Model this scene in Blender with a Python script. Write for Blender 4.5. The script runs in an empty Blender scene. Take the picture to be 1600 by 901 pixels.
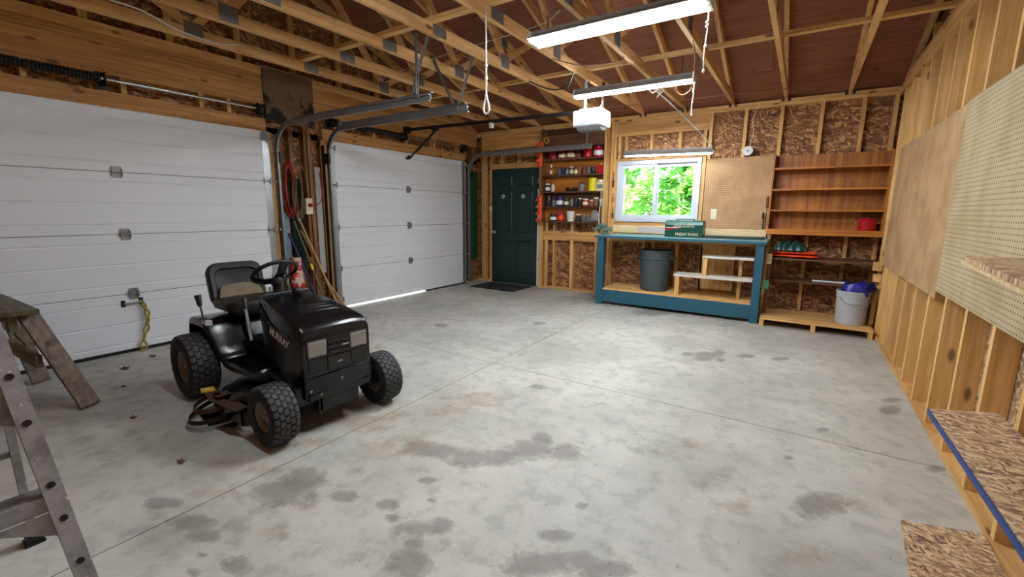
import bpy, bmesh, math, random
from mathutils import Vector, Matrix
random.seed(7)
R = math.radians
COL = bpy.context.scene.collection
SC = bpy.context.scene
# ------------------------------------------------------------------ camera
CAM = (5.0107, -6.5668, 1.2977)
YAW, PIT, ROL, FPX = 0.5767, -0.1742, 0.0083, 689.56
fw = Vector((-math.sin(YAW)*math.cos(PIT), math.cos(YAW)*math.cos(PIT), math.sin(PIT)))
rt = Vector((math.cos(YAW), math.sin(YAW), 0))
up = rt.cross(fw)
r2 = rt*math.cos(ROL)+up*math.sin(ROL)
u2 = -rt*math.sin(ROL)+up*math.cos(ROL)
cd = bpy.data.cameras.new('camera'); cam = bpy.data.objects.new('camera', cd); COL.objects.link(cam)
cd.sensor_width = 36; cd.sensor_fit = 'HORIZONTAL'; cd.lens = FPX/1600*36; cd.clip_start = .02
cam.matrix_world = Matrix(((r2.x,u2.x,-fw.x,CAM[0]),(r2.y,u2.y,-fw.y,CAM[1]),(r2.z,u2.z,-fw.z,CAM[2]),(0,0,0,1)))
SC.camera = cam
# ------------------------------------------------------------------ world, exposure
SC.view_settings.view_transform = 'Standard'; SC.view_settings.look = 'None'
SC.view_settings.gamma = 1; SC.view_settings.use_curve_mapping = False
SC.view_settings.exposure = 1.68
TUBE = 58.0            # strength of the fluorescent tubes
w = bpy.data.worlds.new('sky'); SC.world = w; w.use_nodes = True
nt = w.node_tree; bg = nt.nodes['Background']
sk = nt.nodes.new('ShaderNodeTexSky'); sk.sky_type = 'NISHITA'
sk.sun_elevation = R(48); sk.sun_rotation = R(225); sk.sun_disc = True; sk.sun_intensity = .35; sk.sun_size = R(3)
nt.links.new(sk.outputs[0], bg.inputs[0]); bg.inputs[1].default_value = .27
# ------------------------------------------------------------------ material helpers
def C(r, g, b):
    f = lambda c: (c/255/12.92) if c/255 <= .04045 else ((c/255+.055)/1.055)**2.4
    return (f(r), f(g), f(b), 1)
class G:
    def __init__(s, name, rough=.6, metal=0.):
        s.m = bpy.data.materials.new(name); s.m.use_nodes = True; s.t = s.m.node_tree
        s.b = s.t.nodes['Principled BSDF']; s.set('Roughness', rough); s.set('Metallic', metal)
    def put(s, sock, v):
        if isinstance(v, bpy.types.NodeSocket): s.t.links.new(v, sock)
        else: sock.default_value = v
    def set(s, k, v): s.put(s.b.inputs[k], v)
    def n(s, ty, props=None, inp=None):
        nd = s.t.nodes.new('ShaderNode'+ty)
        for k, v in (props or {}).items(): setattr(nd, k, v)
        for k, v in (inp or {}).items(): s.put(nd.inputs[k], v)
        return nd
    def math(s, op, a, b=0., c=0., clamp=False): return s.n('Math', {'operation': op, 'use_clamp': clamp}, {0: a, 1: b, 2: c}).outputs[0]
    def mix(s, f, a, b, mode='MIX'):
        return s.n('Mix', {'data_type': 'RGBA', 'blend_type': mode}, {0: f, 6: a, 7: b}).outputs[2]
    def ramp(s, f, stops, interp='LINEAR'):
        nd = s.n('ValToRGB', None, {0: f}); cr = nd.color_ramp; cr.interpolation = interp
        while len(cr.elements) < len(stops): cr.elements.new(.5)
        for e, (p, c) in zip(cr.elements, stops):
            e.position = p; e.color = c if len(c) == 4 else (*c, 1)
        return nd.outputs[0]
    def step(s, f, a, b):
        nd = s.n('MapRange', {'interpolation_type': 'SMOOTHSTEP'}, {0: f, 1: a, 2: b}); return nd.outputs[0]
    def coord(s, o='Object'): return s.n('TexCoord').outputs[o]
    def map(s, v, scale=(1,1,1), rot=(0,0,0), loc=(0,0,0)):
        return s.n('Mapping', None, {0: v, 1: loc, 2: rot, 3: scale}).outputs[0]
    def noise(s, v, scale=5., detail=3., rough=.5, out=0, dist=0.):
        return s.n('TexNoise', None, {'Vector': v, 'Scale': scale, 'Detail': detail, 'Roughness': rough, 'Distortion': dist}).outputs[out]
    def vor(s, v, scale=5., feat='F1', rnd=1.):
        return s.n('TexVoronoi', {'feature': feat}, {'Vector': v, 'Scale': scale, 'Randomness': rnd})
    def sep(s, v): return s.n('SeparateXYZ', None, {0: v}).outputs
    def rnd(s): return s.n('ObjectInfo').outputs['Random']
    def bump(s, h, strength=.3, dist=.01):
        s.set('Normal', s.n('Bump', None, {'Strength': strength, 'Distance': dist, 'Height': h}).outputs[0])
    def base(s, c): s.set('Base Color', c); return s
def plain(name, c, rough=.55, metal=0., var=.12, nscale=14., bump=.05):
    g = G(name, rough, metal); v = g.coord()
    f = g.noise(v, nscale, 4, .6)
    k = g.math('MULTIPLY_ADD', f, 2*var, 1-var)
    g.base(g.mix(1., C(*c), g.n('CombineColor', None, {0: k, 1: k, 2: k}).outputs[0], 'MULTIPLY'))
    if bump: g.bump(g.noise(v, nscale*6, 3), bump, .004)
    return g.m
def wood(name, light, dark, axis='z', rough=.65, knots=.8, vary=.24, scale=1., rust=None):
    """Lumber: grain along one axis, knots, every board its own tone."""
    g = G(name, rough)
    v = g.coord(); rn = g.rnd()
    off = g.math('MULTIPLY', rn, 41.3)
    v = g.n('VectorMath', {'operation': 'ADD'}, {0: v, 1: g.n('CombineXYZ', None, {0: off, 1: off, 2: off}).outputs[0]}).outputs[0]
    i = 'xyz'.index(axis)
    sc = [22*scale]*3; sc[i] = 1.1*scale
    f = g.noise(g.map(v, tuple(sc)), 1., 5, .62, dist=.5)
    sc2 = [150.]*3; sc2[i] = 5.
    f2 = g.noise(g.map(v, tuple(sc2)), 1., 2, .5)
    col = g.mix(g.step(f, .34, .68), C(*light), C(*dark))
    col = g.mix(g.math('MULTIPLY', g.step(f2, .5, .75), .3), col, C(*[int(c*.72) for c in dark]))
    blot = g.noise(v, 3.1, 2, .5)
    col = g.mix(g.math('MULTIPLY', g.step(blot, .55, .75), .25), col, C(*[int(c*.8) for c in dark]))
    if knots:
        sc3 = [9.]*3; sc3[i] = 3.4
        k = g.vor(g.map(v, tuple(sc3)), 1.)
        kk = g.math('SUBTRACT', 1., g.step(k.outputs['Distance'], .07, .2))
        pick = g.step(g.sep(k.outputs['Color'])[0], .42, .46)
        col = g.mix(g.math('MULTIPLY', g.math('MULTIPLY', kk, pick), knots), col, C(70, 38, 18))
    k = g.math('MULTIPLY_ADD', g.math('FRACT', g.math('MULTIPLY', rn, 7.7)), vary, 1-vary*.6)
    col = g.mix(1., col, g.n('CombineColor', None, {0: k, 1: k, 2: k}).outputs[0], 'MULTIPLY')
    g.base(col); g.bump(f, .12, .004)
    return g.m
def osb(name, plane, pal, size=1., contrast=1., rough=.75):
    """Strand board: three layers of long flakes lying over each other at different angles."""
    g = G(name, rough); v = g.coord(); s = g.sep(v); a, b = {'xz': (0, 2), 'yz': (1, 2), 'xy': (0, 1)}[plane]
    v = g.n('CombineXYZ', None, {0: s[a], 1: s[b], 2: 0.}).outputs[0]
    wob = g.noise(v, 7., 2, .5, out=1)
    v = g.n('VectorMath', {'operation': 'MULTIPLY_ADD'}, {0: wob, 1: (.05, .05, 0), 2: v}).outputs[0]
    col = h = None
    for q, (ang, lx, ly) in enumerate(((6, 11, 46), (28, 13, 60), (-24, 13, 54), (74, 16, 60))):
        vv = g.map(v, (lx/size, ly/size, 1), loc=(q*3.3, q*7.1, 0))
        vv = g.map(g.map(v, rot=(0, 0, R(ang)), loc=(q*3.3, q*7.1, 0)), (lx/size, ly/size, 1))
        vo = g.n('TexVoronoi', {'feature': 'F1', 'voronoi_dimensions': '2D'}, {'Vector': vv, 'Scale': 1., 'Randomness': 1.})
        cs = g.sep(vo.outputs['Color'])
        edge = g.step(vo.outputs['Distance'], .42, .72)
        c = g.ramp(cs[0], pal)
        c = g.mix(g.math('MULTIPLY', edge, .5*contrast), c, C(48, 28, 16))
        hh = g.math('SUBTRACT', cs[1], g.math('MULTIPLY', edge, .35))
        if col is None: col, h = c, hh
        else:
            f = g.math('GREATER_THAN', hh, h); col = g.mix(f, col, c); h = g.math('MAXIMUM', h, hh)
    gr = g.noise(g.map(v, (90, 90, 1)), 1., 3, .6)
    col = g.mix(g.math('MULTIPLY', g.step(gr, .5, .8), .35), col, C(60, 36, 20))
    g.base(col); g.bump(h, .35*contrast, .003)
    return g.m
# ------------------------------------------------------------------ mesh helpers
class MB:
    def __init__(s): s.v = []; s.f = []
    def add(s, vs, fs):
        o = len(s.v); s.v += [tuple(p) for p in vs]; s.f += [tuple(i+o for i in f) for f in fs]; return s
    def box(s, x0, x1, y0, y1, z0, z1):
        return s.add([(x,y,z) for z in (z0,z1) for y in (y0,y1) for x in (x0,x1)],
                     [(0,2,3,1),(4,5,7,6),(0,1,5,4),(2,6,7,3),(0,4,6,2),(1,3,7,5)])
    def hexa(s, p):   # 4 bottom then 4 top, same winding
        return s.add(p, [(3,2,1,0),(4,5,6,7),(0,1,5,4),(1,2,6,5),(2,3,7,6),(3,0,4,7)])
    def bar(s, p, q, w, h, upv=(0,0,1)):
        p, q = Vector(p), Vector(q); d = (q-p).normalized(); u = Vector(upv); a = d.cross(u)
        if a.length < 1e-4: a = d.cross(Vector((1,0,0)))
        a.normalize(); b = a.cross(d)
        a *= w/2; b *= h/2
        return s.hexa([p-a-b, p+a-b, p+a+b, p-a+b, q-a-b, q+a-b, q+a+b, q-a+b])
    def prism(s, poly, ax, t0, t1):   # poly in the plane of the other two axes (cyclic order kept)
        def P(a, b, t): return {'x': (t,a,b), 'y': (a,t,b), 'z': (a,b,t)}[ax]
        n = len(poly)
        vs = [P(a,b,t0) for a,b in poly]+[P(a,b,t1) for a,b in poly]
        return s.add(vs, [tuple(range(n))[::-1], tuple(range(n, 2*n))]+[(i,(i+1)%n,(i+1)%n+n,i+n) for i in range(n)])
    def loft(s, rings, cap0=True, cap1=True, closed=True):
        n = len(rings[0]); vs = [p for r in rings for p in r]; fs = []
        for k in range(len(rings)-1):
            for i in range(n if closed else n-1):
                j = (i+1) % n; fs.append((k*n+i, k*n+j, (k+1)*n+j, (k+1)*n+i))
        if cap0: fs.append(tuple(range(n))[::-1])
        if cap1: fs.append(tuple(range((len(rings)-1)*n, len(rings)*n)))
        return s.add(vs, fs)
    def lathe(s, prof, c=(0,0,0), n=20, ax='z', cap0=True, cap1=True):
        rings = []
        for r, t in prof:
            ring = []
            for i in range(n):
                a = 2*math.pi*i/n; x, y = r*math.cos(a), r*math.sin(a)
                ring.append({'z': (c[0]+x,c[1]+y,c[2]+t), 'y': (c[0]+y,c[1]+t,c[2]+x), 'x': (c[0]+t,c[1]+x,c[2]+y)}[ax])
            rings.append(ring)
        return s.loft(rings, cap0, cap1)
    def tube(s, pts, r, n=8, rs=None, closed=False):
        pts = [Vector(p) for p in pts]; rings = []; prev = None
        for i, p in enumerate(pts):
            if closed: d = pts[(i+1) % len(pts)]-pts[i-1]
            else: d = pts[min(i+1, len(pts)-1)]-pts[max(i-1, 0)]
            d.normalize()
            if prev is None:
                a = d.cross(Vector((0,0,1)))
                if a.length < .05: a = d.cross(Vector((1,0,0)))
            else: a = prev - d*prev.dot(d)
            a.normalize(); prev = a; b = d.cross(a); rr = rs[i] if rs else r
            rings.append([tuple(p+rr*(a*math.cos(2*math.pi*k/n)+b*math.sin(2*math.pi*k/n))) for k in range(n)])
        if closed: rings.append(rings[0]); return s.loft(rings, False, False)
        return s.loft(rings)
    def sphere(s, c, r, n=14, m=8, sz=1.):
        return s.lathe([(max(r*math.sin(math.pi*k/m), 1e-4), -r*sz*math.cos(math.pi*k/m)) for k in range(m+1)], c, n)
    def move(s, M):
        s.v = [tuple(M @ Vector(p)) for p in s.v]; return s
    def build(s, name, m, parent=None, smooth=None, bevel=0., local=False, seg=2):
        me = bpy.data.meshes.new(name)
        v = s.v
        if parent is not None and not local:
            M = INV.get(parent.name)
            if M is not None: v = [tuple(M @ Vector(p)) for p in v]
        me.from_pydata(v, [], s.f); me.update()
        bm = bmesh.new(); bm.from_mesh(me); bmesh.ops.recalc_face_normals(bm, faces=bm.faces); bm.to_mesh(me); bm.free()
        if smooth:
            me.polygons.foreach_set('use_smooth', [True]*len(me.polygons)); me.set_sharp_from_angle(angle=R(smooth))
        o = bpy.data.objects.new(name, me); COL.objects.link(o)
        if m is not None: me.materials.append(m)
        if parent is not None:
            o.parent = parent
            if parent.name in INV: INV[o.name] = INV[parent.name]
        if bevel:
            b = o.modifiers.new('bevel', 'BEVEL'); b.width = bevel; b.segments = seg; b.limit_method = 'ANGLE'; b.angle_limit = R(40)
        return o
INV = {}
def tag(o, label=None, cat=None, group=None, kind=None):
    if label: o['label'] = label
    if cat: o['category'] = cat
    if group: o['group'] = group
    if kind: o['kind'] = kind
    return o
def thing(name, label, cat, loc=(0,0,0), rz=0., group=None, kind=None):
    o = bpy.data.objects.new(name, None); COL.objects.link(o); o.empty_display_size = .05
    o.location = loc; o.rotation_euler = (0,0,rz)
    INV[o.name] = (Matrix.Translation(Vector(loc)) @ Matrix.Rotation(rz, 4, 'Z')).inverted()
    return tag(o, label, cat, group, kind)
def box(name, x0, x1, y0, y1, z0, z1, m, parent=None, bevel=0.):
    return MB().box(x0,x1,y0,y1,z0,z1).build(name, m, parent, bevel=bevel)
def solo(name, mb, m, label, cat, group=None, kind=None, smooth=None, bevel=0.):
    """A thing that is a single mesh: origin moved to its base centre."""
    xs, ys, zs = zip(*mb.v); c = Vector(((min(xs)+max(xs))/2, (min(ys)+max(ys))/2, min(zs)))
    mb.v = [tuple(Vector(p)-c) for p in mb.v]
    o = mb.build(name, m, None, smooth, bevel); o.location = c
    return tag(o, label, cat, group, kind)
def smoothpath(pts, k=5):
    """Catmull-Rom through points."""
    P = [Vector(p) for p in pts]; P = [2*P[0]-P[1]]+P+[2*P[-1]-P[-2]]; out = []
    for i in range(1, len(P)-2):
        for j in range(k):
            t = j/k; a, b, c, d = P[i-1], P[i], P[i+1], P[i+2]
            out.append(.5*((2*b)+(c-a)*t+(2*a-5*b+4*c-d)*t*t+(3*b-a-3*c+d)*t**3))
    out.append(P[-2]); return out
def rrect(w, h, r, n=4):
    """Rounded rectangle outline centred on 0."""
    out = []
    for cx, cy, a0 in ((w/2-r, h/2-r, 0), (-w/2+r, h/2-r, 90), (-w/2+r, -h/2+r, 180), (w/2-r, -h/2+r, 270)):
        for k in range(n+1):
            a = R(a0+90*k/n); out.append((cx+r*math.cos(a), cy+r*math.sin(a)))
    return out
ORD = ['first','second','third','fourth','fifth','sixth','seventh','eighth','ninth','tenth','eleventh','twelfth']
# ------------------------------------------------------------------ materials
LUM = ((232,186,120), (202,150,86))
M_LX, M_LY, M_LZ = (wood('lumber_'+a, *LUM, axis=a) for a in 'xyz')
TRU = ((240,194,132), (212,158,98))
M_TY = wood('truss_lumber', *TRU, axis='y'); M_TX = wood('brace_lumber', (242,198,132), (216,166,102), axis='x')
M_RS = wood('wall_stud_lumber', (242,198,130), (214,168,104), axis='z', knots=.75)
M_BEAM = wood('beam_lumber', (204,152,92), (168,116,66), axis='y', knots=.7)
M_HEAD = wood('header_lumber', (222,168,100), (188,132,74), axis='x')
M_GRIM = wood('grimy_stud_lumber', (158,112,68), (112,72,42), axis='z')
M_OLD = wood('weathered_lumber', (126,120,98), (86,80,64), axis='x', rough=.8, vary=.3)
M_OLDZ = wood('weathered_leg_lumber', (138,124,112), (100,86,76), axis='z', rough=.8, vary=.3)
M_VARN = wood('varnished_board', (204,130,44), (160,92,30), axis='x', rough=.4, knots=.3)
M_VARNZ = wood('varnished_panel', (188,116,40), (146,84,28), axis='z', rough=.45, knots=.3)
M_DKBD = wood('dark_shelf_board', (112,70,42), (70,40,24), axis='x', rough=.6, knots=.3)
M_DKZ = wood('dark_side_board', (150,98,54), (100,58,30), axis='z', rough=.6, knots=.3)
M_PALE = wood('pale_board', (236,214,170), (212,180,126), axis='x', knots=.25)
M_POLE = wood('pole_wood', (206,160,104), (160,112,62), axis='z', knots=0, rough=.45)
OSBP = [(0,C(92,58,36)),(.35,C(140,98,62)),(.65,C(178,134,88)),(1,C(214,176,126))]
OSBD = [(0,C(96,60,40)),(.4,C(140,92,58)),(.75,C(172,120,76)),(1,C(214,166,112))]
OSBL = [(0,C(112,78,60)),(.25,C(168,132,102)),(.6,C(204,170,132)),(1,C(232,206,168))]
M_OSB_XZ = osb('strand_board_back', 'xz', OSBD, 1.15); M_OSB_YZ = osb('strand_board_side', 'yz', OSBD, 1.1)
M_OSB_XY = osb('strand_board_flat', 'xy', OSBL, .55, .9); M_OSB_RW = osb('strand_board_pale', 'yz', OSBL, .8)
def plywood():
    g = G('roof_plywood', .8); v = g.coord(); rn = g.math('MULTIPLY', g.rnd(), 31.)
    v = g.n('VectorMath', {'operation': 'ADD'}, {0: v, 1: g.n('CombineXYZ', None, {0: rn, 1: rn}).outputs[0]}).outputs[0]
    f = g.noise(g.map(v, (2., 26, 26)), 1., 5, .65, dist=.4)
    c = g.mix(g.step(f, .3, .7), C(158,102,72), C(134,82,58))
    k = g.vor(g.map(v, (4.2, 9, 9)), 1.); kk = g.math('SUBTRACT', 1., g.step(k.outputs['Distance'], .06, .2))
    c = g.mix(g.math('MULTIPLY', g.math('MULTIPLY', kk, g.step(g.sep(k.outputs['Color'])[0], .45, .5)), .85), c, C(62,34,24))
    b = g.noise(v, 1.3, 3); c = g.mix(g.math('MULTIPLY', g.step(b, .45, .7), .35), c, C(104,60,44))
    g.base(c); return g.m
M_PLY = plywood()
def hardboard(name, c1, c2, plane, holes, pitch=.0254, r=.13):
    g = G(name, .7); v = g.coord(); s = g.sep(v); a, b = {'xz': (0,2), 'yz': (1,2)}[plane]
    f = g.noise(v, 3.5, 5, .6); f2 = g.noise(g.map(v, (60,60,6)), 1., 3)
    c = g.mix(g.step(f, .35, .7), C(*c1), C(*c2)); c = g.mix(g.math('MULTIPLY', g.step(f2, .5, .8), .2), c, C(*[int(x*.75) for x in c2]))
    if holes:
        fa = g.math('SUBTRACT', g.math('FRACT', g.math('DIVIDE', s[a], pitch)), .5)
        fb = g.math('SUBTRACT', g.math('FRACT', g.math('DIVIDE', s[b], pitch)), .5)
        d = g.math('SQRT', g.math('ADD', g.math('MULTIPLY', fa, fa), g.math('MULTIPLY', fb, fb)))
        k = g.math('SUBTRACT', 1., g.step(d, r, r+.06))
        c = g.mix(k, c, C(58,36,22)); g.bump(g.math('SUBTRACT', 1., k), .6, .004)
    g.base(c); return g.m
M_HB = hardboard('hardboard', (196,160,116), (168,132,92), 'yz', False)
M_PEG_R = hardboard('pegboard_pale', (196,176,142), (178,156,120), 'yz', True)
M_PEG_B = hardboard('pegboard_tan', (194,154,110), (174,134,92), 'xz', True)
M_WHITE = plain('door_white', (232,235,242), .45, var=.03, nscale=5, bump=.02)
M_GALV = plain('galvanised_steel', (170,174,176), .38, .85, .14, 25)
M_STEEL = plain('track_steel', (140,140,140), .45, .6, .15, 18)
M_DSTEEL = plain('dark_steel', (52,50,50), .5, .7, .25, 20)
M_BLACK = plain('black_paint', (12,13,17), .2, 0., .3, 9, .02)
M_BLKPL = plain('black_plastic', (13,13,16), .45, 0., .25, 12, .04)
M_RUB = plain('tyre_rubber', (26,26,28), .78, 0., .25, 30, .12)
M_TREAD = plain('tread_rubber', (66,66,68), .72, 0., .25, 40, .1)
M_RIM = plain('rim_paint', (132,128,122), .5, .1, .3, 20)
M_RUST = plain('rusty_steel', (84,60,48), .8, .3, .4, 16, .2)
def aluminium():
    g = G('old_aluminium', .5, .45); v = g.coord(); f = g.noise(v, 9., 5, .65)
    c = g.mix(g.step(f, .35, .7), C(168,168,172), C(128,126,128)); s = g.noise(v, 34., 3, .7); big = g.noise(v, 5., 2)
    k = g.math('MULTIPLY', g.step(s, .60, .64), g.step(big, .45, .6)); c = g.mix(g.math('MULTIPLY', k, .8), c, C(222,220,210)); g.base(c)
    g.set('Metallic', g.math('MULTIPLY_ADD', k, -.45, .45)); g.bump(s, .08, .003); return g.m
M_ALU = aluminium()
M_TEAL = plain('teal_paint', (34,86,106), .5, 0., .18, 8, .06)
M_TEALT = plain('teal_worn_top', (112,150,152), .4, 0., .2, 6, .06)
M_GREEN = plain('door_green', (8,44,40), .38, 0., .1, 4, .02)
M_GRN2 = plain('green_board', (10,70,46), .5, 0., .4, 9)
M_VINYL = plain('window_vinyl', (200,206,216), .4, 0., .03, 5, 0)
M_PLAS = plain('white_plastic', (226,228,230), .35, 0., .03, 5, 0)
M_IVORY = plain('ivory_plastic', (224,216,190), .4, 0., .03, 5, 0)
M_GREY = plain('grey_plastic', (120,124,128), .5, 0., .1, 8)
M_CAN = plain('can_grey', (62,72,76), .55, 0., .18, 20, .1)
M_PAIL = plain('pail_grey', (178,180,186), .45, 0., .08, 10)
M_ORANGE = plain('orange_fabric', (236,84,34), .7, 0., .15, 12)
M_TARP = plain('green_tarp', (16,56,50), .35, 0., .3, 12)
M_BLUE = plain('blue_bag', (36,40,140), .28, 0., .25, 10)
M_RED = plain('red_enamel', (176,22,34), .3, 0., .1, 8, .02)
M_DRED = plain('dark_red_tin', (142,24,50), .4, .1, .2, 10, .02)
M_ROPE = plain('white_rope', (214,210,200), .8, 0., .15, 60, .2)
M_YROPE = plain('yellow_rope', (168,150,62), .8, 0., .25, 70, .3)
M_WIRE = plain('brown_cable', (128,92,64), .6, 0., .15, 20, 0)
M_WIREW = plain('white_cable', (214,208,200), .5, 0., .1, 20, 0)
M_BLKC = plain('black_cable', (22,20,20), .5, 0., .1, 20, 0)
M_RCORD = plain('red_cable', (150,44,30), .5, 0., .2, 20, 0)
M_MAT = plain('mat_rubber', (34,34,36), .85, 0., .3, 30, .3)
M_LEAF = plain('dry_leaf', (112,62,38), .8, 0., .3, 40, .2)
M_BROWNC = plain('worn_cushion', (116,102,82), .9, 0., .3, 20, .3)
M_YEL = plain('yellow_plastic', (226,206,20), .4, 0., .06, 8)
M_CREAM = plain('cream_label', (226,216,180), .5, 0., .08, 12)
M_NAVY = plain('navy_tin', (28,40,96), .4, .1, .2, 12)
M_GLS = plain('jar_grey', (104,104,108), .2, 0., .25, 30, 0)
M_DGLS = plain('jar_dark', (48,44,48), .25, 0., .25, 30, 0)
M_SILVER = plain('bright_metal', (196,198,200), .25, .95, .08, 12, 0)
M_BRBOT = plain('brown_bottle', (128,78,52), .4, 0., .2, 14, 0)
M_LAMP = plain('lamp_lens', (132,126,118), .3, 0., .12, 40, .15)
M_HOUS = plain('fixture_grey', (120,112,106), .5, 0., .08, 8, 0)
M_SHINY = plain('fixture_white', (226,228,230), .4, 0., .03, 5, 0)
def emitter(name, c, strength):
    g = G(name, .5); g.set('Emission Color', C(*c)); g.set('Emission Strength', strength); g.base(C(240,240,240)); return g.m
M_TUBE = emitter('fluorescent_tube', (239,247,252), TUBE); M_TUBE2 = emitter('weak_fluorescent_tube', (239,247,252), TUBE*.30)
def glass():
    g = G('window_glass', .02); t = g.t
    tr = g.n('BsdfTransparent', None, {0: (.93,.96,.95,1)}); gl = g.n('BsdfGlossy', None, {'Color': (1,1,1,1), 'Roughness': .02})
    fr = g.n('Fresnel', None, {0: 1.45}); mx = g.n('MixShader', None, {0: g.math('MULTIPLY', fr.outputs[0], .7), 1: tr.outputs[0], 2: gl.outputs[0]})
    t.links.new(mx.outputs[0], t.nodes['Material Output'].inputs[0]); return g.m
M_GLASS = glass()
def leafmat(name, c1, c2):
    g = G(name, .5); f = g.n('TexNoise', None, {'Vector': g.coord(), 'Scale': 1.7, 'Detail': 3.}).outputs[0]
    col = g.mix(g.step(f, .35, .65), C(*c1), C(*c2)); g.base(col)
    tr = g.n('BsdfTranslucent', None, {0: col}); mx = g.n('MixShader', None, {0: .5, 1: g.b.outputs[0], 2: tr.outputs[0]})
    g.t.links.new(mx.outputs[0], g.t.nodes['Material Output'].inputs[0]); return g.m
M_LEAFY = leafmat('leaf_bright', (186,228,156), (146,208,112)); M_LEAFY2 = leafmat('leaf_deep', (150,206,116), (112,178,80))
M_BARK = plain('bark', (150,150,128), .9, 0., .3, 20, .3)
M_GRASS = plain('grass_ground', (92,140,60), .9, 0., .3, 8, .2)
M_PAVE = plain('driveway', (190,186,178), .9, 0., .1, 6, .1)
# ---- concrete floor: stain fields and a darker wall band live on a fine grid, their torn edges in the shader
def concrete():
    g = G('concrete', .62); v = g.coord()
    at = g.n('Attribute', {'attribute_name': 'stain_and_band'}); s = g.sep(at.outputs['Vector'])
    n1 = g.noise(v, 1.2, 6, .62); n2 = g.noise(v, 9., 5, .65); n3 = g.noise(v, 60., 3, .6); n4 = g.noise(v, 26., 5, .7)
    col = g.mix(g.step(n1, .34, .66), C(196,194,187), C(168,167,160))
    col = g.mix(g.math('MULTIPLY', g.step(n2, .46, .66), .42), col, C(138,137,130))
    col = g.mix(g.math('MULTIPLY', g.step(n3, .5, .8), .25), col, C(214,214,208))
    sw = g.noise(g.map(v, (3, 16, 1), rot=(0,0,R(20))), 1., 4, .6); col = g.mix(g.math('MULTIPLY', g.step(sw, .5, .75), .18), col, C(146,146,144))
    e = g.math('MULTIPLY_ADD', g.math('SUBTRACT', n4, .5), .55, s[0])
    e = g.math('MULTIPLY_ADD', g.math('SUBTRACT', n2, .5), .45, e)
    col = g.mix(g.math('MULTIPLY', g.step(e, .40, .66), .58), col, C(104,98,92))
    ring = g.math('MULTIPLY', g.step(e, .38, .46), g.math('SUBTRACT', 1., g.step(e, .46, .58)))
    col = g.mix(g.math('MULTIPLY', ring, .25), col, C(96,86,76))
    ru = g.math('MULTIPLY_ADD', g.math('SUBTRACT', n4, .5), 1.1, s[1]); ru = g.math('MULTIPLY_ADD', g.math('SUBTRACT', n2, .5), .8, ru)
    col = g.mix(g.math('MULTIPLY', g.step(ru, .3, 1.), .42), col, C(150,118,80))
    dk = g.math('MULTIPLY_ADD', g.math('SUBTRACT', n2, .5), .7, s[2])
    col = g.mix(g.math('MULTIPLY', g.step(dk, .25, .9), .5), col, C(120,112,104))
    sp = g.vor(v, 16.); k = g.math('SUBTRACT', 1., g.step(sp.outputs['Distance'], .035, .09)); pk = g.step(g.sep(sp.outputs['Color'])[0], .66, .68)
    col = g.mix(g.math('MULTIPLY', g.math('MULTIPLY', k, pk), .8), col, C(62,54,48))
    g.base(col); g.set('Roughness', g.math('MULTIPLY_ADD', n2, .3, .42)); g.bump(g.math('ADD', n3, g.math('MULTIPLY', n2, 1.5)), .12, .004)
    return g.m
M_CONC = concrete()
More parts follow.
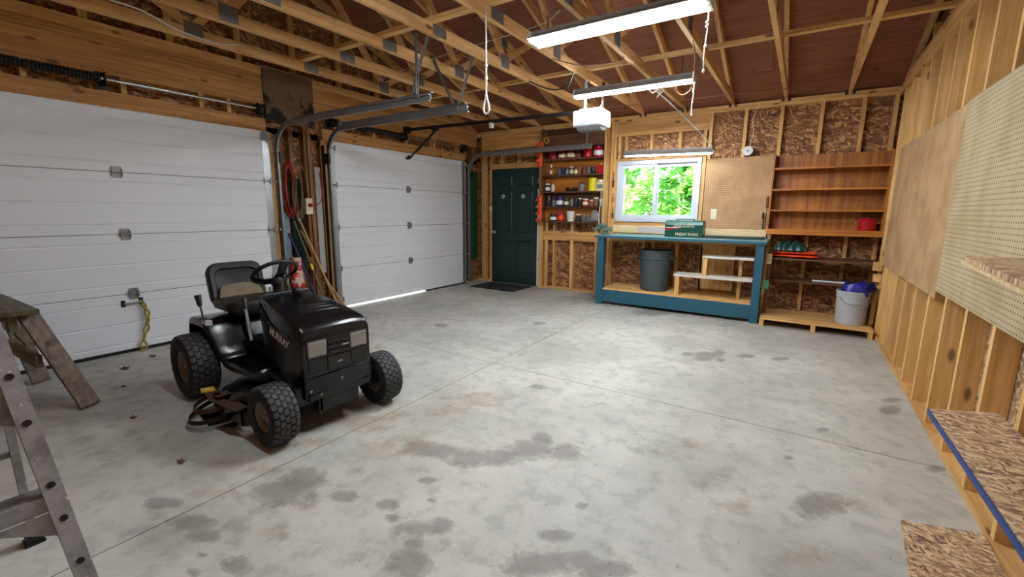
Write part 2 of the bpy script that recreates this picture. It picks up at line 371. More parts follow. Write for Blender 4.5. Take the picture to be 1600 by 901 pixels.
# ------------------------------------------------------------------ setting
W, D, H, LX = 5.763, 7.4, 2.664, -.046     # right stud face, depth, plate top, left stud face
DARK = [(5.21,-4.29,0.102,0.068,-0.003,-0.104),(5.72,-3.61,0.05,0.034,-0.009,-0.046),(5.63,-2.84,0.061,0.042,-0.011,-0.088),(5.66,-2.63,0.054,0.036,-0.007,-0.056),(5.24,-3.43,0.033,0.022,-0.001,-0.039),(4.05,-4.54,0.07,0.047,0.036,-0.074),(4.31,-4.9,0.024,0.016,0.012,-0.027),(3.47,-3.83,0.048,0.033,0.024,-0.042),(3.37,-4.95,0.082,0.056,0.055,-0.056),(3.48,-4.91,0.087,0.058,0.051,-0.057),(3.65,-4.87,0.102,0.068,0.052,-0.066),(3.78,-4.79,0.09,0.061,0.041,-0.059),(3.87,-4.63,0.094,0.064,0.052,-0.087),(3.87,-4.49,0.046,0.031,0.042,-0.074),(3.37,-5.45,0.053,0.036,0.035,-0.025),(3.58,-5.38,0.038,0.026,0.03,-0.026),(3.66,-5.43,0.023,0.015,0.022,-0.019),(3.6,-5.15,0.036,0.024,0.022,-0.022),(3.73,-5.24,0.019,0.013,0.016,-0.016),(3.81,-5.41,0.07,0.047,0.031,-0.032),(3.87,-5.34,0.04,0.027,0.035,-0.039),(3.91,-5.56,0.064,0.042,0.054,-0.052),(3.85,-5.48,0.029,0.02,0.024,-0.024),(3.1,-5.46,0.073,0.048,0.085,-0.054),(3.11,-5.59,0.11,0.074,0.087,-0.05),(2.75,-5.92,0.071,0.048,0.041,-0.014),(2.99,-5.91,0.085,0.057,0.052,-0.02),(3.12,-5.92,0.059,0.039,0.039,-0.016),(3.39,-5.92,0.043,0.028,0.046,-0.022),(3.22,-5.97,0.02,0.014,0.018,-0.007),(3.29,-6.02,0.023,0.015,0.026,-0.01),(2.73,-5.96,0.028,0.019,0.025,-0.008),(4.31,-5.3,0.099,0.066,0.029,-0.05),(4.44,-5.19,0.051,0.033,0.019,-0.042),(4.54,-5.18,0.074,0.05,0.015,-0.041),(4.3,-5.13,0.06,0.04,0.014,-0.028),(4.38,-2.34,0.083,0.057,0.023,-0.133),(4.47,-2.19,0.05,0.034,0.015,-0.101),(4.24,-2.37,0.05,0.034,0.012,-0.059),(4.52,-2.38,0.038,0.026,0.008,-0.056),(4.69,-2.13,0.069,0.047,0.006,-0.061),(3.46,-0.8,0.196,0.138,0.062,-0.22),(3.65,-0.52,0.143,0.101,0.038,-0.159),(2.54,-2.17,0.056,0.038,0.037,-0.065),(4.97,-2.03,0.068,0.046,0.002,-0.062),(1.66,-2.89,0.06,0.042,0.057,-0.063),(5.07,-3.92,0.023,0.016,0.001,-0.022)]
RUST = [(3.2,-5.06,0.146,0.099,0.075,-0.065),(3.3,-4.92,0.09,0.061,0.073,-0.073),(2.87,-4.93,0.163,0.111,0.098,-0.079),(3.28,-5.59,0.047,0.031,0.04,-0.025),(3.33,-5.75,0.065,0.043,0.042,-0.024),(2.83,-5.25,0.074,0.05,0.037,-0.025),(3.17,-4.5,0.139,0.095,0.073,-0.083),(2.84,-5.77,0.097,0.065,0.05,-0.022),(2.64,-5.6,0.109,0.074,0.062,-0.029),(3.26,-5.28,0.054,0.036,0.028,-0.021),(4.61,-4.07,0.061,0.04,0.012,-0.058),(4.89,-4.52,0.053,0.036,0.007,-0.066),(5.32,-4.22,0.072,0.048,-0.004,-0.054),(2.96,-4.76,0.135,0.091,0.078,-0.072),(3.22,-4.29,0.184,0.124,0.086,-0.111),(2.78,-5.26,0.09,0.06,0.063,-0.04),(2.86,-5.55,0.08,0.053,0.044,-0.024),(5.15,-4.7,0.082,0.055,0.0,-0.052),(1.76,-3.9,0.075,0.051,0.12,-0.101)]
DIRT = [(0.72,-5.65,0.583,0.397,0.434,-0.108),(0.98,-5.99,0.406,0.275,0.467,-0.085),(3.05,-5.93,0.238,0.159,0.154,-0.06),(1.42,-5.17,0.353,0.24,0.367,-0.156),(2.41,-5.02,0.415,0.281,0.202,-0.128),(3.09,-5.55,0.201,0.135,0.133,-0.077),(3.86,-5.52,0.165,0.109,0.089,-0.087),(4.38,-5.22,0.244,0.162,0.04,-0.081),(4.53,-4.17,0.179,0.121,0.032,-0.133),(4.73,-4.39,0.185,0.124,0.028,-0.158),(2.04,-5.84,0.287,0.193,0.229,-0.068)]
import numpy as np
floor = box('floor', LX-.1, W+.1, -D-.1, .1, -.15, -.012, M_CONC); tag(floor, 'bare stained concrete garage floor', 'floor', kind='structure')
def slab(x0, x1, y0, y1):
    nx, ny = int((x1-x0)/.03), int((y1-y0)/.03)
    gx, gy = np.meshgrid(np.linspace(x0, x1, nx+1), np.linspace(y0, y1, ny+1))
    P = np.stack([gx.ravel(), gy.ravel()], 1)
    def field(L, soft):
        f = np.zeros(len(P))
        for cx, cy, ax, ay, bx, by in L:
            M = np.linalg.inv(np.array([[ax, bx], [ay, by]])+np.eye(2)*1e-6)
            d = np.linalg.norm((P-[cx, cy]) @ M.T, axis=1)
            f = np.maximum(f, np.clip(1-d*soft, 0, 1))
        return f
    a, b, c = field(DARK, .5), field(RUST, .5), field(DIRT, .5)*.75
    c = np.maximum(c, .55*np.clip((P[:,1]+.86)/.06, 0, 1)*np.clip((P[:,0]-1.6)/.5, 0, 1))  # tints a band of floor darker along the back wall
    a = np.maximum(a, .30*np.clip((P[:,1]+.8)/.5, 0, 1))  # raises the dark field towards the back wall
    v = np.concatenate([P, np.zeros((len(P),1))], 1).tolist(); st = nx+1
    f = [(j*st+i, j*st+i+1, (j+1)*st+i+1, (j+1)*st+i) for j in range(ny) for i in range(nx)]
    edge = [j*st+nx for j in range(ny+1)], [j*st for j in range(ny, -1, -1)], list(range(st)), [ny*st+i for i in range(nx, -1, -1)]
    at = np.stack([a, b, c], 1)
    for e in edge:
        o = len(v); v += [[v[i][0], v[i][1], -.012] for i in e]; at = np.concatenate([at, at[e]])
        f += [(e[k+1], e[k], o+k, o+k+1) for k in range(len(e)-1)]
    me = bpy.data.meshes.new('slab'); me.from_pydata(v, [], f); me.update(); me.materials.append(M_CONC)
    A = me.attributes.new('stain_and_band', 'FLOAT_VECTOR', 'POINT'); A.data.foreach_set('vector', at.astype(np.float32).ravel())
    o = bpy.data.objects.new('slab', me); COL.objects.link(o); o.parent = floor
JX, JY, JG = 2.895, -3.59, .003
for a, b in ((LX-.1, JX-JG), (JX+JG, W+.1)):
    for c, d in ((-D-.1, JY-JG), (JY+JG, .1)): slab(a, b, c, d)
def boards(name, rects, plane, t0, t1, m, parent):
    for a0, a1, z0, z1 in rects:
        if plane == 'xz': box(name, a0+.0015, a1-.0015, t0, t1, z0, z1, m, parent)
        else: box(name, t0, t1, a0+.0015, a1-.0015, z0, z1, m, parent)
RZ = lambda y: 2.70+.35*min(-y, D+y)
# --- back wall: boards, studs, plates, headers
wb = thing('wall_back', 'back wall of open studs over brown strand board', 'wall', kind='structure')
boards('sheathing_board', [(LX-.1,.27,0,2.64),(.27,1.29,2.06,2.64),(1.29,2.48,0,2.64),(2.48,2.66,0,2.64),(2.66,3.74,0,1.2),(2.66,3.74,1.98,2.64),(3.74,4.92,0,2.64),(4.92,W+.1,0,2.64)], 'xz', .09, .101, M_OSB_XZ, wb)
for z in (2.588, 2.627): box('top_plate', LX-.1, W+.09, 0, .089, z, z+.037, M_LX, wb)
for a, b in ((LX, .28), (1.27, W)): box('bottom_plate', a, b, 0, .089, 0, .038, M_LX, wb)
def stud(x, z0=.038, z1=2.588, wdt=.038, name='stud', y0=0.): box(name, x-wdt/2, x+wdt/2, y0, .089, z0, z1, M_LZ, wb)
for x in (.085, .125): stud(x)
for x in (1.335, 2.51, 2.555, 4.27, 4.665, 5.07, 5.46, 5.74): stud(x)
stud(3.865)
stud(.262, z1=2.02); stud(1.292, z1=2.02)
for x in (1.56, 1.90, 2.31): stud(x, z1=2.588)
for x in (3.06, 3.20, 3.54): stud(x, z1=1.10)
box('header', 2.575, 3.845, .0, .089, 2.385, 2.588, M_HEAD, wb)
box('header', .145, 1.315, .0, .089, 2.345, 2.588, M_HEAD, wb)
for x in (2.62, 2.72, 3.09, 3.48, 3.80): stud(x, 2.065, 2.385, name='cripple_stud')
for x in (.27, .5, .85, 1.27): stud(x, 2.1, 2.345, name='cripple_stud')
box('window_head', 2.575, 3.845, -.002, .089, 2.035, 2.065, M_HEAD, wb)
box('window_sill', 2.575, 3.845, 0., .089, 1.10, 1.148, M_HEAD, wb)
box('window_jamb', 2.575, 2.605, 0., .089, 1.148, 2.035, M_LZ, wb)
box('window_jamb', 3.792, 3.835, -.004, .089, 1.148, 2.035, M_LZ, wb)
box('door_head', .26, 1.31, -.012, .089, 2.015, 2.1, M_HEAD, wb)
box('door_casing', 1.278, 1.36, -.018, .0, .0, 2.1, M_LZ, wb)
box('blocking', 1.37, 2.44, -.022, .0, .825, .975, M_HEAD, wb)
for x in (1.43, 1.9, 2.40): box('furring', x-.025, x+.025, -.02, .0, .038, 1.12, M_LZ, wb)
box('blocking', 3.86, 4.26, 0, .06, .05, .95, M_LZ, wb)
box('siding', LX-.16, .29, .103, .125, -.15, 2.62, M_DKBD, wb); box('siding', 1.25, 2.64, .103, .125, -.15, 2.62, M_DKBD, wb); box('siding', 3.76, W+.16, .103, .125, -.15, 2.62, M_DKBD, wb)
box('siding', .2905, 1.2495, .103, .125, 1.99, 2.62, M_DKBD, wb); box('siding', 2.6405, 3.7595, .103, .125, -.15, 1.17, M_DKBD, wb); box('siding', 2.6405, 3.7595, .103, .125, 2.01, 2.62, M_DKBD, wb); box('siding', .2905, 1.2495, .103, .125, -.15, .03, M_DKBD, wb)
# --- left wall
wl = thing('wall_left', 'garage door wall of heavy yellow beams and headers', 'wall', kind='structure')
boards('sheathing_board', [(-3.80,-3.04,0,2.2), (-.42,.1,0,2.2)], 'yz', LX-.1, LX-.089, M_OSB_YZ, wl)
boards('sheathing_board', [(-D-.1,-6.45,0,2.2),(-D-.1,-4.9,2.13,2.72),(-4.9,-2.5,2.13,2.72),(-2.5,.1,2.13,2.72)], 'yz', LX-.1, LX-.089, M_OSB_YZ, wl)
for a, b in ((-6.6,-3.79), (-3.1,-.34)): box('header', LX-.089, LX+.002, a, b, 2.13, 2.268, M_BEAM, wl)
for a, b in ((-7.4,-3.5), (-3.498,0)):
    box('beam', LX-.089, LX, a, b, 2.405, 2.641, M_BEAM, wl)
    box('top_plate', LX-.089, LX, a, b, 2.643, 2.679, M_BEAM, wl); box('top_plate', LX-.089, LX, a, b, 2.681, 2.716, M_BEAM, wl)
for y in (-6.2,-5.6,-5.0,-4.4,-4.15,-2.9,-2.3,-1.7,-1.1,-.5): box('cripple_stud', LX-.089, LX-.002, y-.019, y+.019, 2.27, 2.404, M_LZ, wl)
for y in (-3.83,-3.78,-3.52,-3.335,-3.1,-3.06,-.39,-.345,-.15): box('stud', LX-.089, LX, y-.019, y+.019, 0, 2.128 if y not in (-3.52,-3.335,-.15) else 2.404, M_GRIM, wl)
box('jamb_board', LX-.01, LX+.012, -3.80, -3.74, 0, 2.13, M_LZ, wl); box('jamb_board', LX-.01, LX+.012, -3.14, -3.055, 0, 2.13, M_LZ, wl)
box('jamb_board', LX-.01, LX+.012, -.40, -.33, 0, 2.13, M_LZ, wl)
for a, b, c_, d_ in ((-D-.16,-6.43,-.15,3.0),(-3.82,-3.035,-.15,2.11),(-.42,.125,-.15,2.11),(-6.429,.125,2.111,2.9)): box('siding', LX-.165, LX-.147, a, b, c_, d_, M_DKBD, wl)
# --- right wall
wr = thing('wall_right', 'long wall of bare yellow studs over pale strand board', 'wall', kind='structure')
box('siding', W+.103, W+.125, -D-.16, .125, -.15, 2.9, M_DKBD, wr)
ys = [0.1,-1.1,-2.32,-3.54,-4.76,-5.98,-D-.1]
boards('sheathing_board', [(ys[i+1],ys[i],0,2.66) for i in range(6)], 'yz', W+.09, W+.101, M_OSB_RW, wr)
for a, b in ((-D, -3.2), (-3.198, -.0)):
    box('bottom_plate', W, W+.089, a, b, 0, .038, M_LY, wr)
    for z in (2.588, 2.627): box('top_plate', W, W+.089, a, b-(.0 if b < -1 else .001), z, z+.037, M_LY, wr)
for k in range(19):
    y = -.25-.3975*k
    box('stud', W, W+.089, y-.019, y+.019, .038, 2.588, M_RS, wr)
box('corner_block', W-.075, W, -.55, -.465, .70, .79, M_LX, wr); box('corner_block', W-.06, W, -.55, -.465, .58, .66, M_LX, wr)
# --- front wall, behind the camera
wf = thing('wall_front', 'front wall of strand board', 'wall', kind='structure')
boards('sheathing_board', [(LX-.1,1.2,0,2.64),(1.2,2.42,0,2.64),(2.42,3.64,0,2.64),(3.64,4.86,0,2.64),(4.86,W+.1,0,2.64)], 'xz', -D-.101, -D-.09, M_OSB_XZ, wf)
box('siding', LX-.16, W+.16, -D-.125, -D-.103, -.15, 2.62, M_DKBD, wf)
for k in range(15): box('stud', .01+.405*k-.019, .01+.405*k+.019, -D-.089, -D, .038, 2.588, M_LZ, wf)
box('top_plate', LX, W, -D-.089, -D, 2.588, 2.664, M_LX, wf); box('bottom_plate', LX, W, -D-.089, -D, 0, .038, M_LX, wf)
# --- roof deck: plywood sheets on both slopes
ce = thing('ceiling', 'underside of the reddish plywood roof deck', 'ceiling', kind='structure')
L = D/2+.55; n = 4; xs = [-.75, 1.5, 3.94, 6.45]
for side in (0, 1):
    for j in range(n):
        a0 = .55-L*j/n; a1 = .55-L*(j+1)/n
        if side: a0, a1 = -D-a0, -D-a1
        a0, a1 = (a0-.0015, a1+.0015) if a0 > a1 else (a0+.0015, a1-.0015)
        o = (1.22 if j % 2 else 0)
        cuts = [-.35]+[x for x in (.9+o, 3.34+o-(0 if o else 0)) if x < 6]+[6.1]
        for x0, x1 in zip(cuts, cuts[1:]):
            z0, z1 = (2.70+.35*-a0, 2.70+.35*-a1) if not side else (2.70+.35*(D+a0), 2.70+.35*(D+a1))
            MB().prism([(a0,z0),(a1,z1),(a1,z1+.013),(a0,z0+.013)], 'x', x0+.001, x1-.001).build('plywood_sheet', M_PLY, ce)
# roofing felt above the deck so no daylight comes through the joints
for side in (0, 1):
    f = lambda a: (a if not side else -D-a)
    MB().prism([(f(.56),2.70-.196+.014),(f(-D/2),2.70+.35*D/2+.014),(f(-D/2),2.70+.35*D/2+.03),(f(.56),2.70-.196+.03)], 'x', -.4, 6.15).build('roofing_felt', M_BLACK, ce)
# gable boards and studs
for nm, x0, x1, par, m in (('gable_board', LX-.1, LX-.089, wl, M_OSB_YZ), ('gable_board', W+.09, W+.101, wr, M_OSB_YZ)):
    for y1, y0 in ((.1,-1.2),(-1.2,-2.4),(-2.4,-3.7),(-3.7,-5.0),(-5.0,-6.2),(-6.2,-D-.1)):
        MB().prism([(y0+.001,2.665 if x0 > 0 else 2.72),(y1-.001,2.665 if x0 > 0 else 2.72),(y1-.001,RZ(y1)),(y0+.001,RZ(y0))], 'x', x0, x1).build(nm, m, par)
for y in (-1.0,-1.6,-2.2,-2.8,-3.4,-4.0,-4.6,-5.2,-5.8,-6.4):
    box('gable_stud', LX-.06, LX-.02, y-.03, y+.03, 2.80, RZ(y)-.1, M_LZ, wl); box('gable_stud', W+.045, W+.085, y-.03, y+.03, 2.755, RZ(y)-.1, M_LZ, wr)
# --- trusses along the depth of the garage
def truss(x, label, gable=0., bz=2.667, name='roof_truss'):
    t = thing(name, label, 'roof truss', (x, -D/2, bz), 0, 'roof trusses'); a = x-.019; b = x+.019; dz = bz-2.667
    P = lambda poly, nm, m=M_TY: MB().prism(poly, 'x', a, b).build(nm, m, t)
    P([(.085,2.667+dz),(.085,2.670+dz),(-.17,2.756+dz),(-3.648,2.756+dz),(-3.648,2.667+dz)], 'bottom_chord')
    P([(-3.65,2.667+dz),(-3.65,2.756+dz),(-D+.17,2.756+dz),(-D-.085,2.670+dz),(-D-.085,2.667+dz)], 'bottom_chord')
    q = 2.757+dz; yq = -(q-2.604)/.35
    P([(-.17 if not dz else -.3,q),(yq,q),(-3.699,2.606+.35*3.699),(-3.699,2.698+.35*3.699),(-.17 if not dz else -.3,RZ(-.17 if not dz else -.3)-.002)], 'top_chord')
    m = lambda y: -D-y
    P([(m(-.17 if not dz else -.3),q),(m(yq),q),(-3.701,2.606+.35*3.699),(-3.701,2.698+.35*3.699),(m(-.17 if not dz else -.3),RZ(-.17 if not dz else -.3)-.002)], 'top_chord')
    if gable: return t
    for p, s in (((-2.70,q),(-1.85,2.604+.35*1.85)),((-2.70,q),(-3.64,2.604+.35*3.60)),((-4.70,q),(-3.76,2.604+.35*3.60)),((-4.70,q),(-5.55,2.604+.35*1.85))):
        MB().bar((x,*p),(x,*s),.036,.064).build('web', M_TY, t)
    for y, z, w_, h_ in ((-2.70,2.74,.14,.12),(-3.65,2.715,.16,.08),(-4.70,2.74,.14,.12),(-1.85,3.27,.12,.1),(-5.55,3.27,.12,.1),(-3.7,3.92,.2,.11)):
        pl = MB()
        for sx in (-1, 1):
            f0 = x+sx*.0192; pl.box(min(f0,f0+sx*.0012), max(f0,f0+sx*.0012), y-w_/2, y+w_/2, z-h_/2, z+h_/2)
            for k in range(int(w_/.02)): yy = y-w_/2+.012+k*.02; pl.box(min(f0,f0+sx*.003), max(f0,f0+sx*.003), yy-.004, yy+.004, z-h_/2+.006, z+h_/2-.006)
        pl.build('nail_plate', M_STEEL, t)
    return t
TX = [.63, 1.213, 1.793, 2.376, 2.947, 3.520, 4.106, 4.689, 5.312]
for k, x in enumerate(TX):
    truss(x, '%s yellow lumber roof truss counted from the garage doors' % (ORD[k] if k else 'nearest'))
truss(LX-.019-.0, 'gable truss lying on the beam over the garage doors', 1, 2.718)
truss(W+.024, 'gable truss on top of the bare stud wall', 1)
def brace(y, label):
    t = thing('ceiling_brace', label, 'brace', (W/2, y, 2.757), 0, 'lateral ceiling braces')
    cuts = [TX[0]-.2]+[x for x in TX[2::3]]+[W+.04]
    for i, (a, b) in enumerate(zip(cuts, cuts[1:])): box('strip', a+.001, b-.001, y-.032, y+.032, 2.757, 2.789, M_TX, t)
brace(-1.96, 'long thin lumber strip across the trusses nearer the back wall')
brace(-3.74, 'long thin lumber strip across the trusses at mid span')
# truss tie brackets on the plate
for k, x in enumerate(TX[4:]):
    mb = MB()
    for sx in (-1, 1):
        s0 = x+sx*.0194; mb.box(min(s0,s0+sx*.0015), max(s0,s0+sx*.0015), -.012, .03, 2.63, 2.74); mb.box(min(s0,s0+sx*.03), max(s0,s0+sx*.03), -.006, -.001, 2.635, 2.665)
    solo('tie_bracket', mb, M_DSTEEL, 'small dark metal tie under the wall end of the %s roof truss' % ORD[k+4], 'bracket', 'truss tie brackets')
# --- window
wi = thing('window_1', 'white vinyl sliding window over the workbench', 'window', (3.2, 0, 1.15), kind='structure')
def ring(nm, x0, x1, z0, z1, t, y0, y1, m):
    return MB().box(x0,x1,y0,y1,z1-t,z1).box(x0,x1,y0,y1,z0,z0+t).box(x0,x0+t,y0,y1,z0+t,z1-t).box(x1-t,x1,y0,y1,z0+t,z1-t).build(nm, m, wi, bevel=.003)
ring('window_frame', 2.612, 3.786, 1.152, 2.03, .055, -.025, .089, M_VINYL)
s1 = ring('sash', 2.667, 3.20, 1.207, 1.975, .045, .0, .03, M_VINYL); s2 = ring('sash', 3.165, 3.731, 1.207, 1.975, .05, .034, .066, M_VINYL)
box('pane', 2.712, 3.155, .013, .017, 1.252, 1.93, M_GLASS, s1); box('pane', 3.215, 3.681, .048, .052, 1.257, 1.925, M_GLASS, s2)
# --- entry door
box('door_stop', .262, .301, .047, .1, 0, 2.06, M_LZ, wb); box('door_stop', 1.238, 1.2915, .047, .1, 0, 2.06, M_LZ, wb); box('door_stop', .302, 1.2375, .047, .1, 2.0, 2.06, M_LX, wb)
dr = thing('door_3', 'dark green panelled entry door with two white ovals', 'door', (.77, 0, 0), kind='structure')
box('door_leaf', .302, 1.238, .006, .046, .012, 2.008, M_GREEN, dr)
for x0, x1 in ((.40,.72), (.82,1.14)):
    for z0, z1 in ((.22,.78), (.92,1.62), (1.72,1.88)):
        MB().loft([[(x,.0062,z) for x,z in ((x0,z0),(x1,z0),(x1,z1),(x0,z1))],[(x,-.003,z) for x,z in ((x0+.012,z0+.012),(x1-.012,z0+.012),(x1-.012,z1-.012),(x0+.012,z1-.012))],
            [(x,.003,z) for x,z in ((x0+.03,z0+.03),(x1-.03,z0+.03),(x1-.03,z1-.03),(x0+.03,z1-.03))]], False, True).build('panel', M_GREEN, dr)
for x in (.545, .955):
    sk_ = MB().lathe([(.034,0),(.034,-.004),(.028,-.005)], (x,-.004,1.545), 20, 'y').build('sticker', M_PLAS, dr, smooth=40)
    MB().lathe([(.018,0),(.018,-.002)], (x,-.009,1.545), 16, 'y').build('sticker_print', M_GREY, sk_)
MB().lathe([(.03,.006),(.03,-.004),(.012,-.008),(.012,-.035),(.026,-.045),(.03,-.06),(.02,-.072)], (.36,0,.92), 18, 'y').build('door_knob', M_SILVER, dr, smooth=40)
box('weather_strip', 1.242, 1.262, -.004, .04, .0, 1.66, M_PLAS, dr); box('threshold', .29, 1.26, -.02, .09, .0, .012, M_GALV, dr)
for z in (.3, 1.1, 1.8): box('hinge', 1.236, 1.25, -.004, .006, z-.045, z+.045, M_GALV, dr)
# ------------------------------------------------------------------ outside, seen through the panes and under the door
tag(box('exterior_ground', -7, 12, -12, 16, -.3, -.16, M_GRASS), 'green ground outside the garage', 'ground', kind='structure')
tag(box('driveway', -3.2, LX-.103, -7.4, .2, -.159, -.012, M_PAVE), 'pale driveway outside the garage doors', 'driveway', kind='structure')
def tree(x, y, h, crown, n, lab, m, seed, size=.16, low=.6):
    rg = random.Random(seed); t = thing('young_tree', lab, 'tree', (x, y, -.16), 0, 'trees behind the garage')
    tr = MB(); path = [(x, y, -.16), (x+rg.uniform(-.06,.06), y, h*.35), (x+rg.uniform(-.15,.15), y+.1, h*.7), (x+rg.uniform(-.2,.2), y, h)]
    tr.tube(path, .05, 7, [.06,.05,.035,.012]); tr.build('trunk', M_BARK, t, smooth=60)
    br = MB(); lf = MB()
    for k in range(26):
        a = rg.uniform(0, 6.28); z = rg.uniform(low, h*.97); r = crown*rg.uniform(.5, 1.)*(1-.4*z/h)
        p0 = Vector((x, y, z-.15)); p1 = Vector((x+r*math.cos(a), y+r*math.sin(a), z+rg.uniform(-.05,.3)))
        br.tube([p0, (p0+p1)/2+Vector((0,0,.05)), p1], .01, 4, [.014,.009,.004])
        for q in range(n//26):
            c = p0.lerp(p1, rg.uniform(.35, 1.08))+Vector((rg.gauss(0,.1), rg.gauss(0,.1), rg.gauss(0,.06)))
            d = Vector((math.cos(a)+rg.gauss(0,.7), math.sin(a)+rg.gauss(0,.7), rg.uniform(-.5,.1))).normalized()
            s_ = d.cross(Vector((rg.gauss(0,.35), rg.gauss(0,.35), 1))).normalized(); l = size*rg.uniform(.6,1.2); wd = l*.3
            dn = Vector((0,0,-l*.08))
            lf.add([c, c+d*l*.35+s_*wd, c+d*l*.7+s_*wd*.8+dn, c+d*l+dn*2, c+d*l*.7-s_*wd*.8+dn, c+d*l*.35-s_*wd, c+d*l*.5+dn*.3],
                   [(0,1,6),(1,2,6),(2,3,6),(3,4,6),(4,5,6),(5,0,6)])
    br.build('branches', M_BARK, t); tag(lf.build('foliage', m, t), kind='stuff')
TL = ['pale green young tree close behind the window panes', 'slim leafy sapling behind the sliding pane', 'thin young tree behind the fixed pane of the window', 'bright bushy tree furthest back behind the garage', 'full pale green tree far behind the window']
for (x, y, h, c, n, m, sz, lw), lb in zip(((2.5,2.3,3.4,.6,1500,M_LEAFY,.14,.9),(1.35,4.0,3.8,.55,1700,M_LEAFY,.17,.5),(2.85,4.7,4.0,.5,1700,M_LEAFY2,.17,.3),(.1,6.2,4.8,.85,3400,M_LEAFY,.24,.1),(1.95,6.9,4.8,.85,3600,M_LEAFY2,.25,.1)), TL):
    tree(x, y, h, c, n, lb, m, int(x*100+y*7), sz, lw)
hd = MB(); rg = random.Random(5)
for k in range(11000):
    c = Vector((rg.uniform(-7.5,5.), rg.uniform(8.6,10.4), rg.uniform(-.1,5.6)))
    d = Vector((rg.gauss(0,1), rg.gauss(0,1)-.6, rg.uniform(-.6,.3))).normalized(); s_ = d.cross(Vector((rg.gauss(0,.4),rg.gauss(0,.4),1))).normalized(); l = rg.uniform(.22,.42)
    hd.add([c, c+d*l*.5+s_*l*.32, c+d*l, c+d*l*.5-s_*l*.32], [(0,1,2),(0,2,3)])
tag(hd.build('undergrowth', M_LEAFY, None), 'wall of green undergrowth at the edge of the wood outside', 'undergrowth', kind='stuff')
# ------------------------------------------------------------------ sectional garage doors
SEC = .533
def garage_door(name, label, y0, y1, hy, gap, seal):
    t = thing(name, label, 'garage door', (0, (y0+y1)/2, 0), kind='structure')
    for k in range(4):
        z0, z1 = k*SEC+(gap if k == 0 else .002), (k+1)*SEC-.002; h = SEC
        pr = [(-.042,z0),(-.003,z0),(0,z0+.006)]
        for f in (.16, .5, .84):
            zc = k*SEC+f*h; pr += [(0,zc-.009),(-.007,zc-.002),(-.007,zc+.002),(0,zc+.009)]
        pr += [(0,z1-.006),(-.003,z1),(-.042,z1)]
        n = len(pr); vs = [(x,y0,z) for x,z in pr]+[(x,y1,z) for x,z in pr]
        p = MB().add(vs, [tuple(range(n))[::-1], tuple(range(n,2*n))]+[(i,(i+1)%n,(i+1)%n+n,i+n) for i in range(n)]).build('door_panel', M_WHITE, t)
        for yy in (y0, y1-.075):
            MB().box(-.0005,.0025,yy,yy+.075,z0+.004,z1-.004).box(-.0005,.006,yy+(.0 if yy == y0 else .071),yy+(.004 if yy == y0 else .075),z0+.004,z1-.004).build('end_stile', M_GALV, p)
    def hinge(y, z, roller=0):
        m = MB().box(0,.004,y-.034,y+.034,z-.05,z-.008).box(0,.004,y-.034,y+.034,z+.008,z+.05).lathe([(.009,-.036),(.009,.036)], (.013,y,z), 10, 'y')
        m.box(.003,.022,y-.036,y-.03,z-.03,z+.03).box(.003,.022,y+.03,y+.036,z-.03,z+.03)
        if roller: m.lathe([(.005,0),(.005,.09*roller)], (.035,y,z), 8, 'y').lathe([(.02,.07*roller),(.02,.088*roller)], (.035,y,z), 12, 'y')
        m.build('hinge' if not roller else 'roller_hinge', M_STEEL if not roller else M_GALV, t)
    for z in (SEC, 2*SEC, 3*SEC):
        for y in hy: hinge(y, z)
        hinge(y0+.05, z, -1); hinge(y1-.05, z, 1)
    for z in (.12, 2.05): hinge(y0+.05, z, -1); hinge(y1-.05, z, 1)
    for z in (SEC, 2*SEC, 3*SEC): box('seam_seal', -.036, -.008, y0, y1, z-.006, z+.006, M_RUB, t)
    if seal: box('bottom_seal', -.038, -.004, seal[0], seal[1], .0, gap+.004, M_RUB, t)
    return t
d1 = garage_door('door_1', 'wide white sectional garage door behind the riding mower', -6.45, -3.80, (-5.145,), .03, (-6.45,-3.80))
d2 = garage_door('door_2', 'white sectional garage door with the opener, light showing underneath', -3.055, -.40, (-1.745,), .024, (-1.40,-.40))
# handle and pull rope of the first door
MB().box(0,.006,-5.245,-5.215,.42,.48).box(0,.006,-5.115,-5.085,.43,.49).build('handle_plate', M_DSTEEL, d1)
MB().tube(smoothpath([(.006,-5.225,.452),(.03,-5.2,.45),(.032,-5.16,.452),(.03,-5.12,.458),(.006,-5.1,.46)]), .008, 8).build('handle', M_GALV, d1, smooth=60)
rp = MB()
for ph in (0, 3.14):
    rp.tube(smoothpath([(.035+.008*math.cos(ph+k*1.3), -5.105+.012*math.sin(ph+k*1.3)+.03*math.sin(k*.35)+.01*k/14*(1 if ph else -1), .455-.43*k/14) for k in range(15)]), .009, 7)
rp.tube(smoothpath([(.04,-5.11,.03),(.06,-5.14,.02),(.05,-5.17,.012)]), .008, 7)
solo('pull_rope', rp, M_YROPE, 'twisted yellow rope hanging from the garage door handle to the floor', 'rope', smooth=60)
# lock bar bracket on door 1 edge
box('slide_lock', .004, .03, -3.93, -3.83, .33, .43, M_GALV, d1, .004)
MB().bar((.0,-1.745,2.04),(.06,-1.745,2.08),.05,.02).build('arm_bracket', M_DSTEEL, d2)
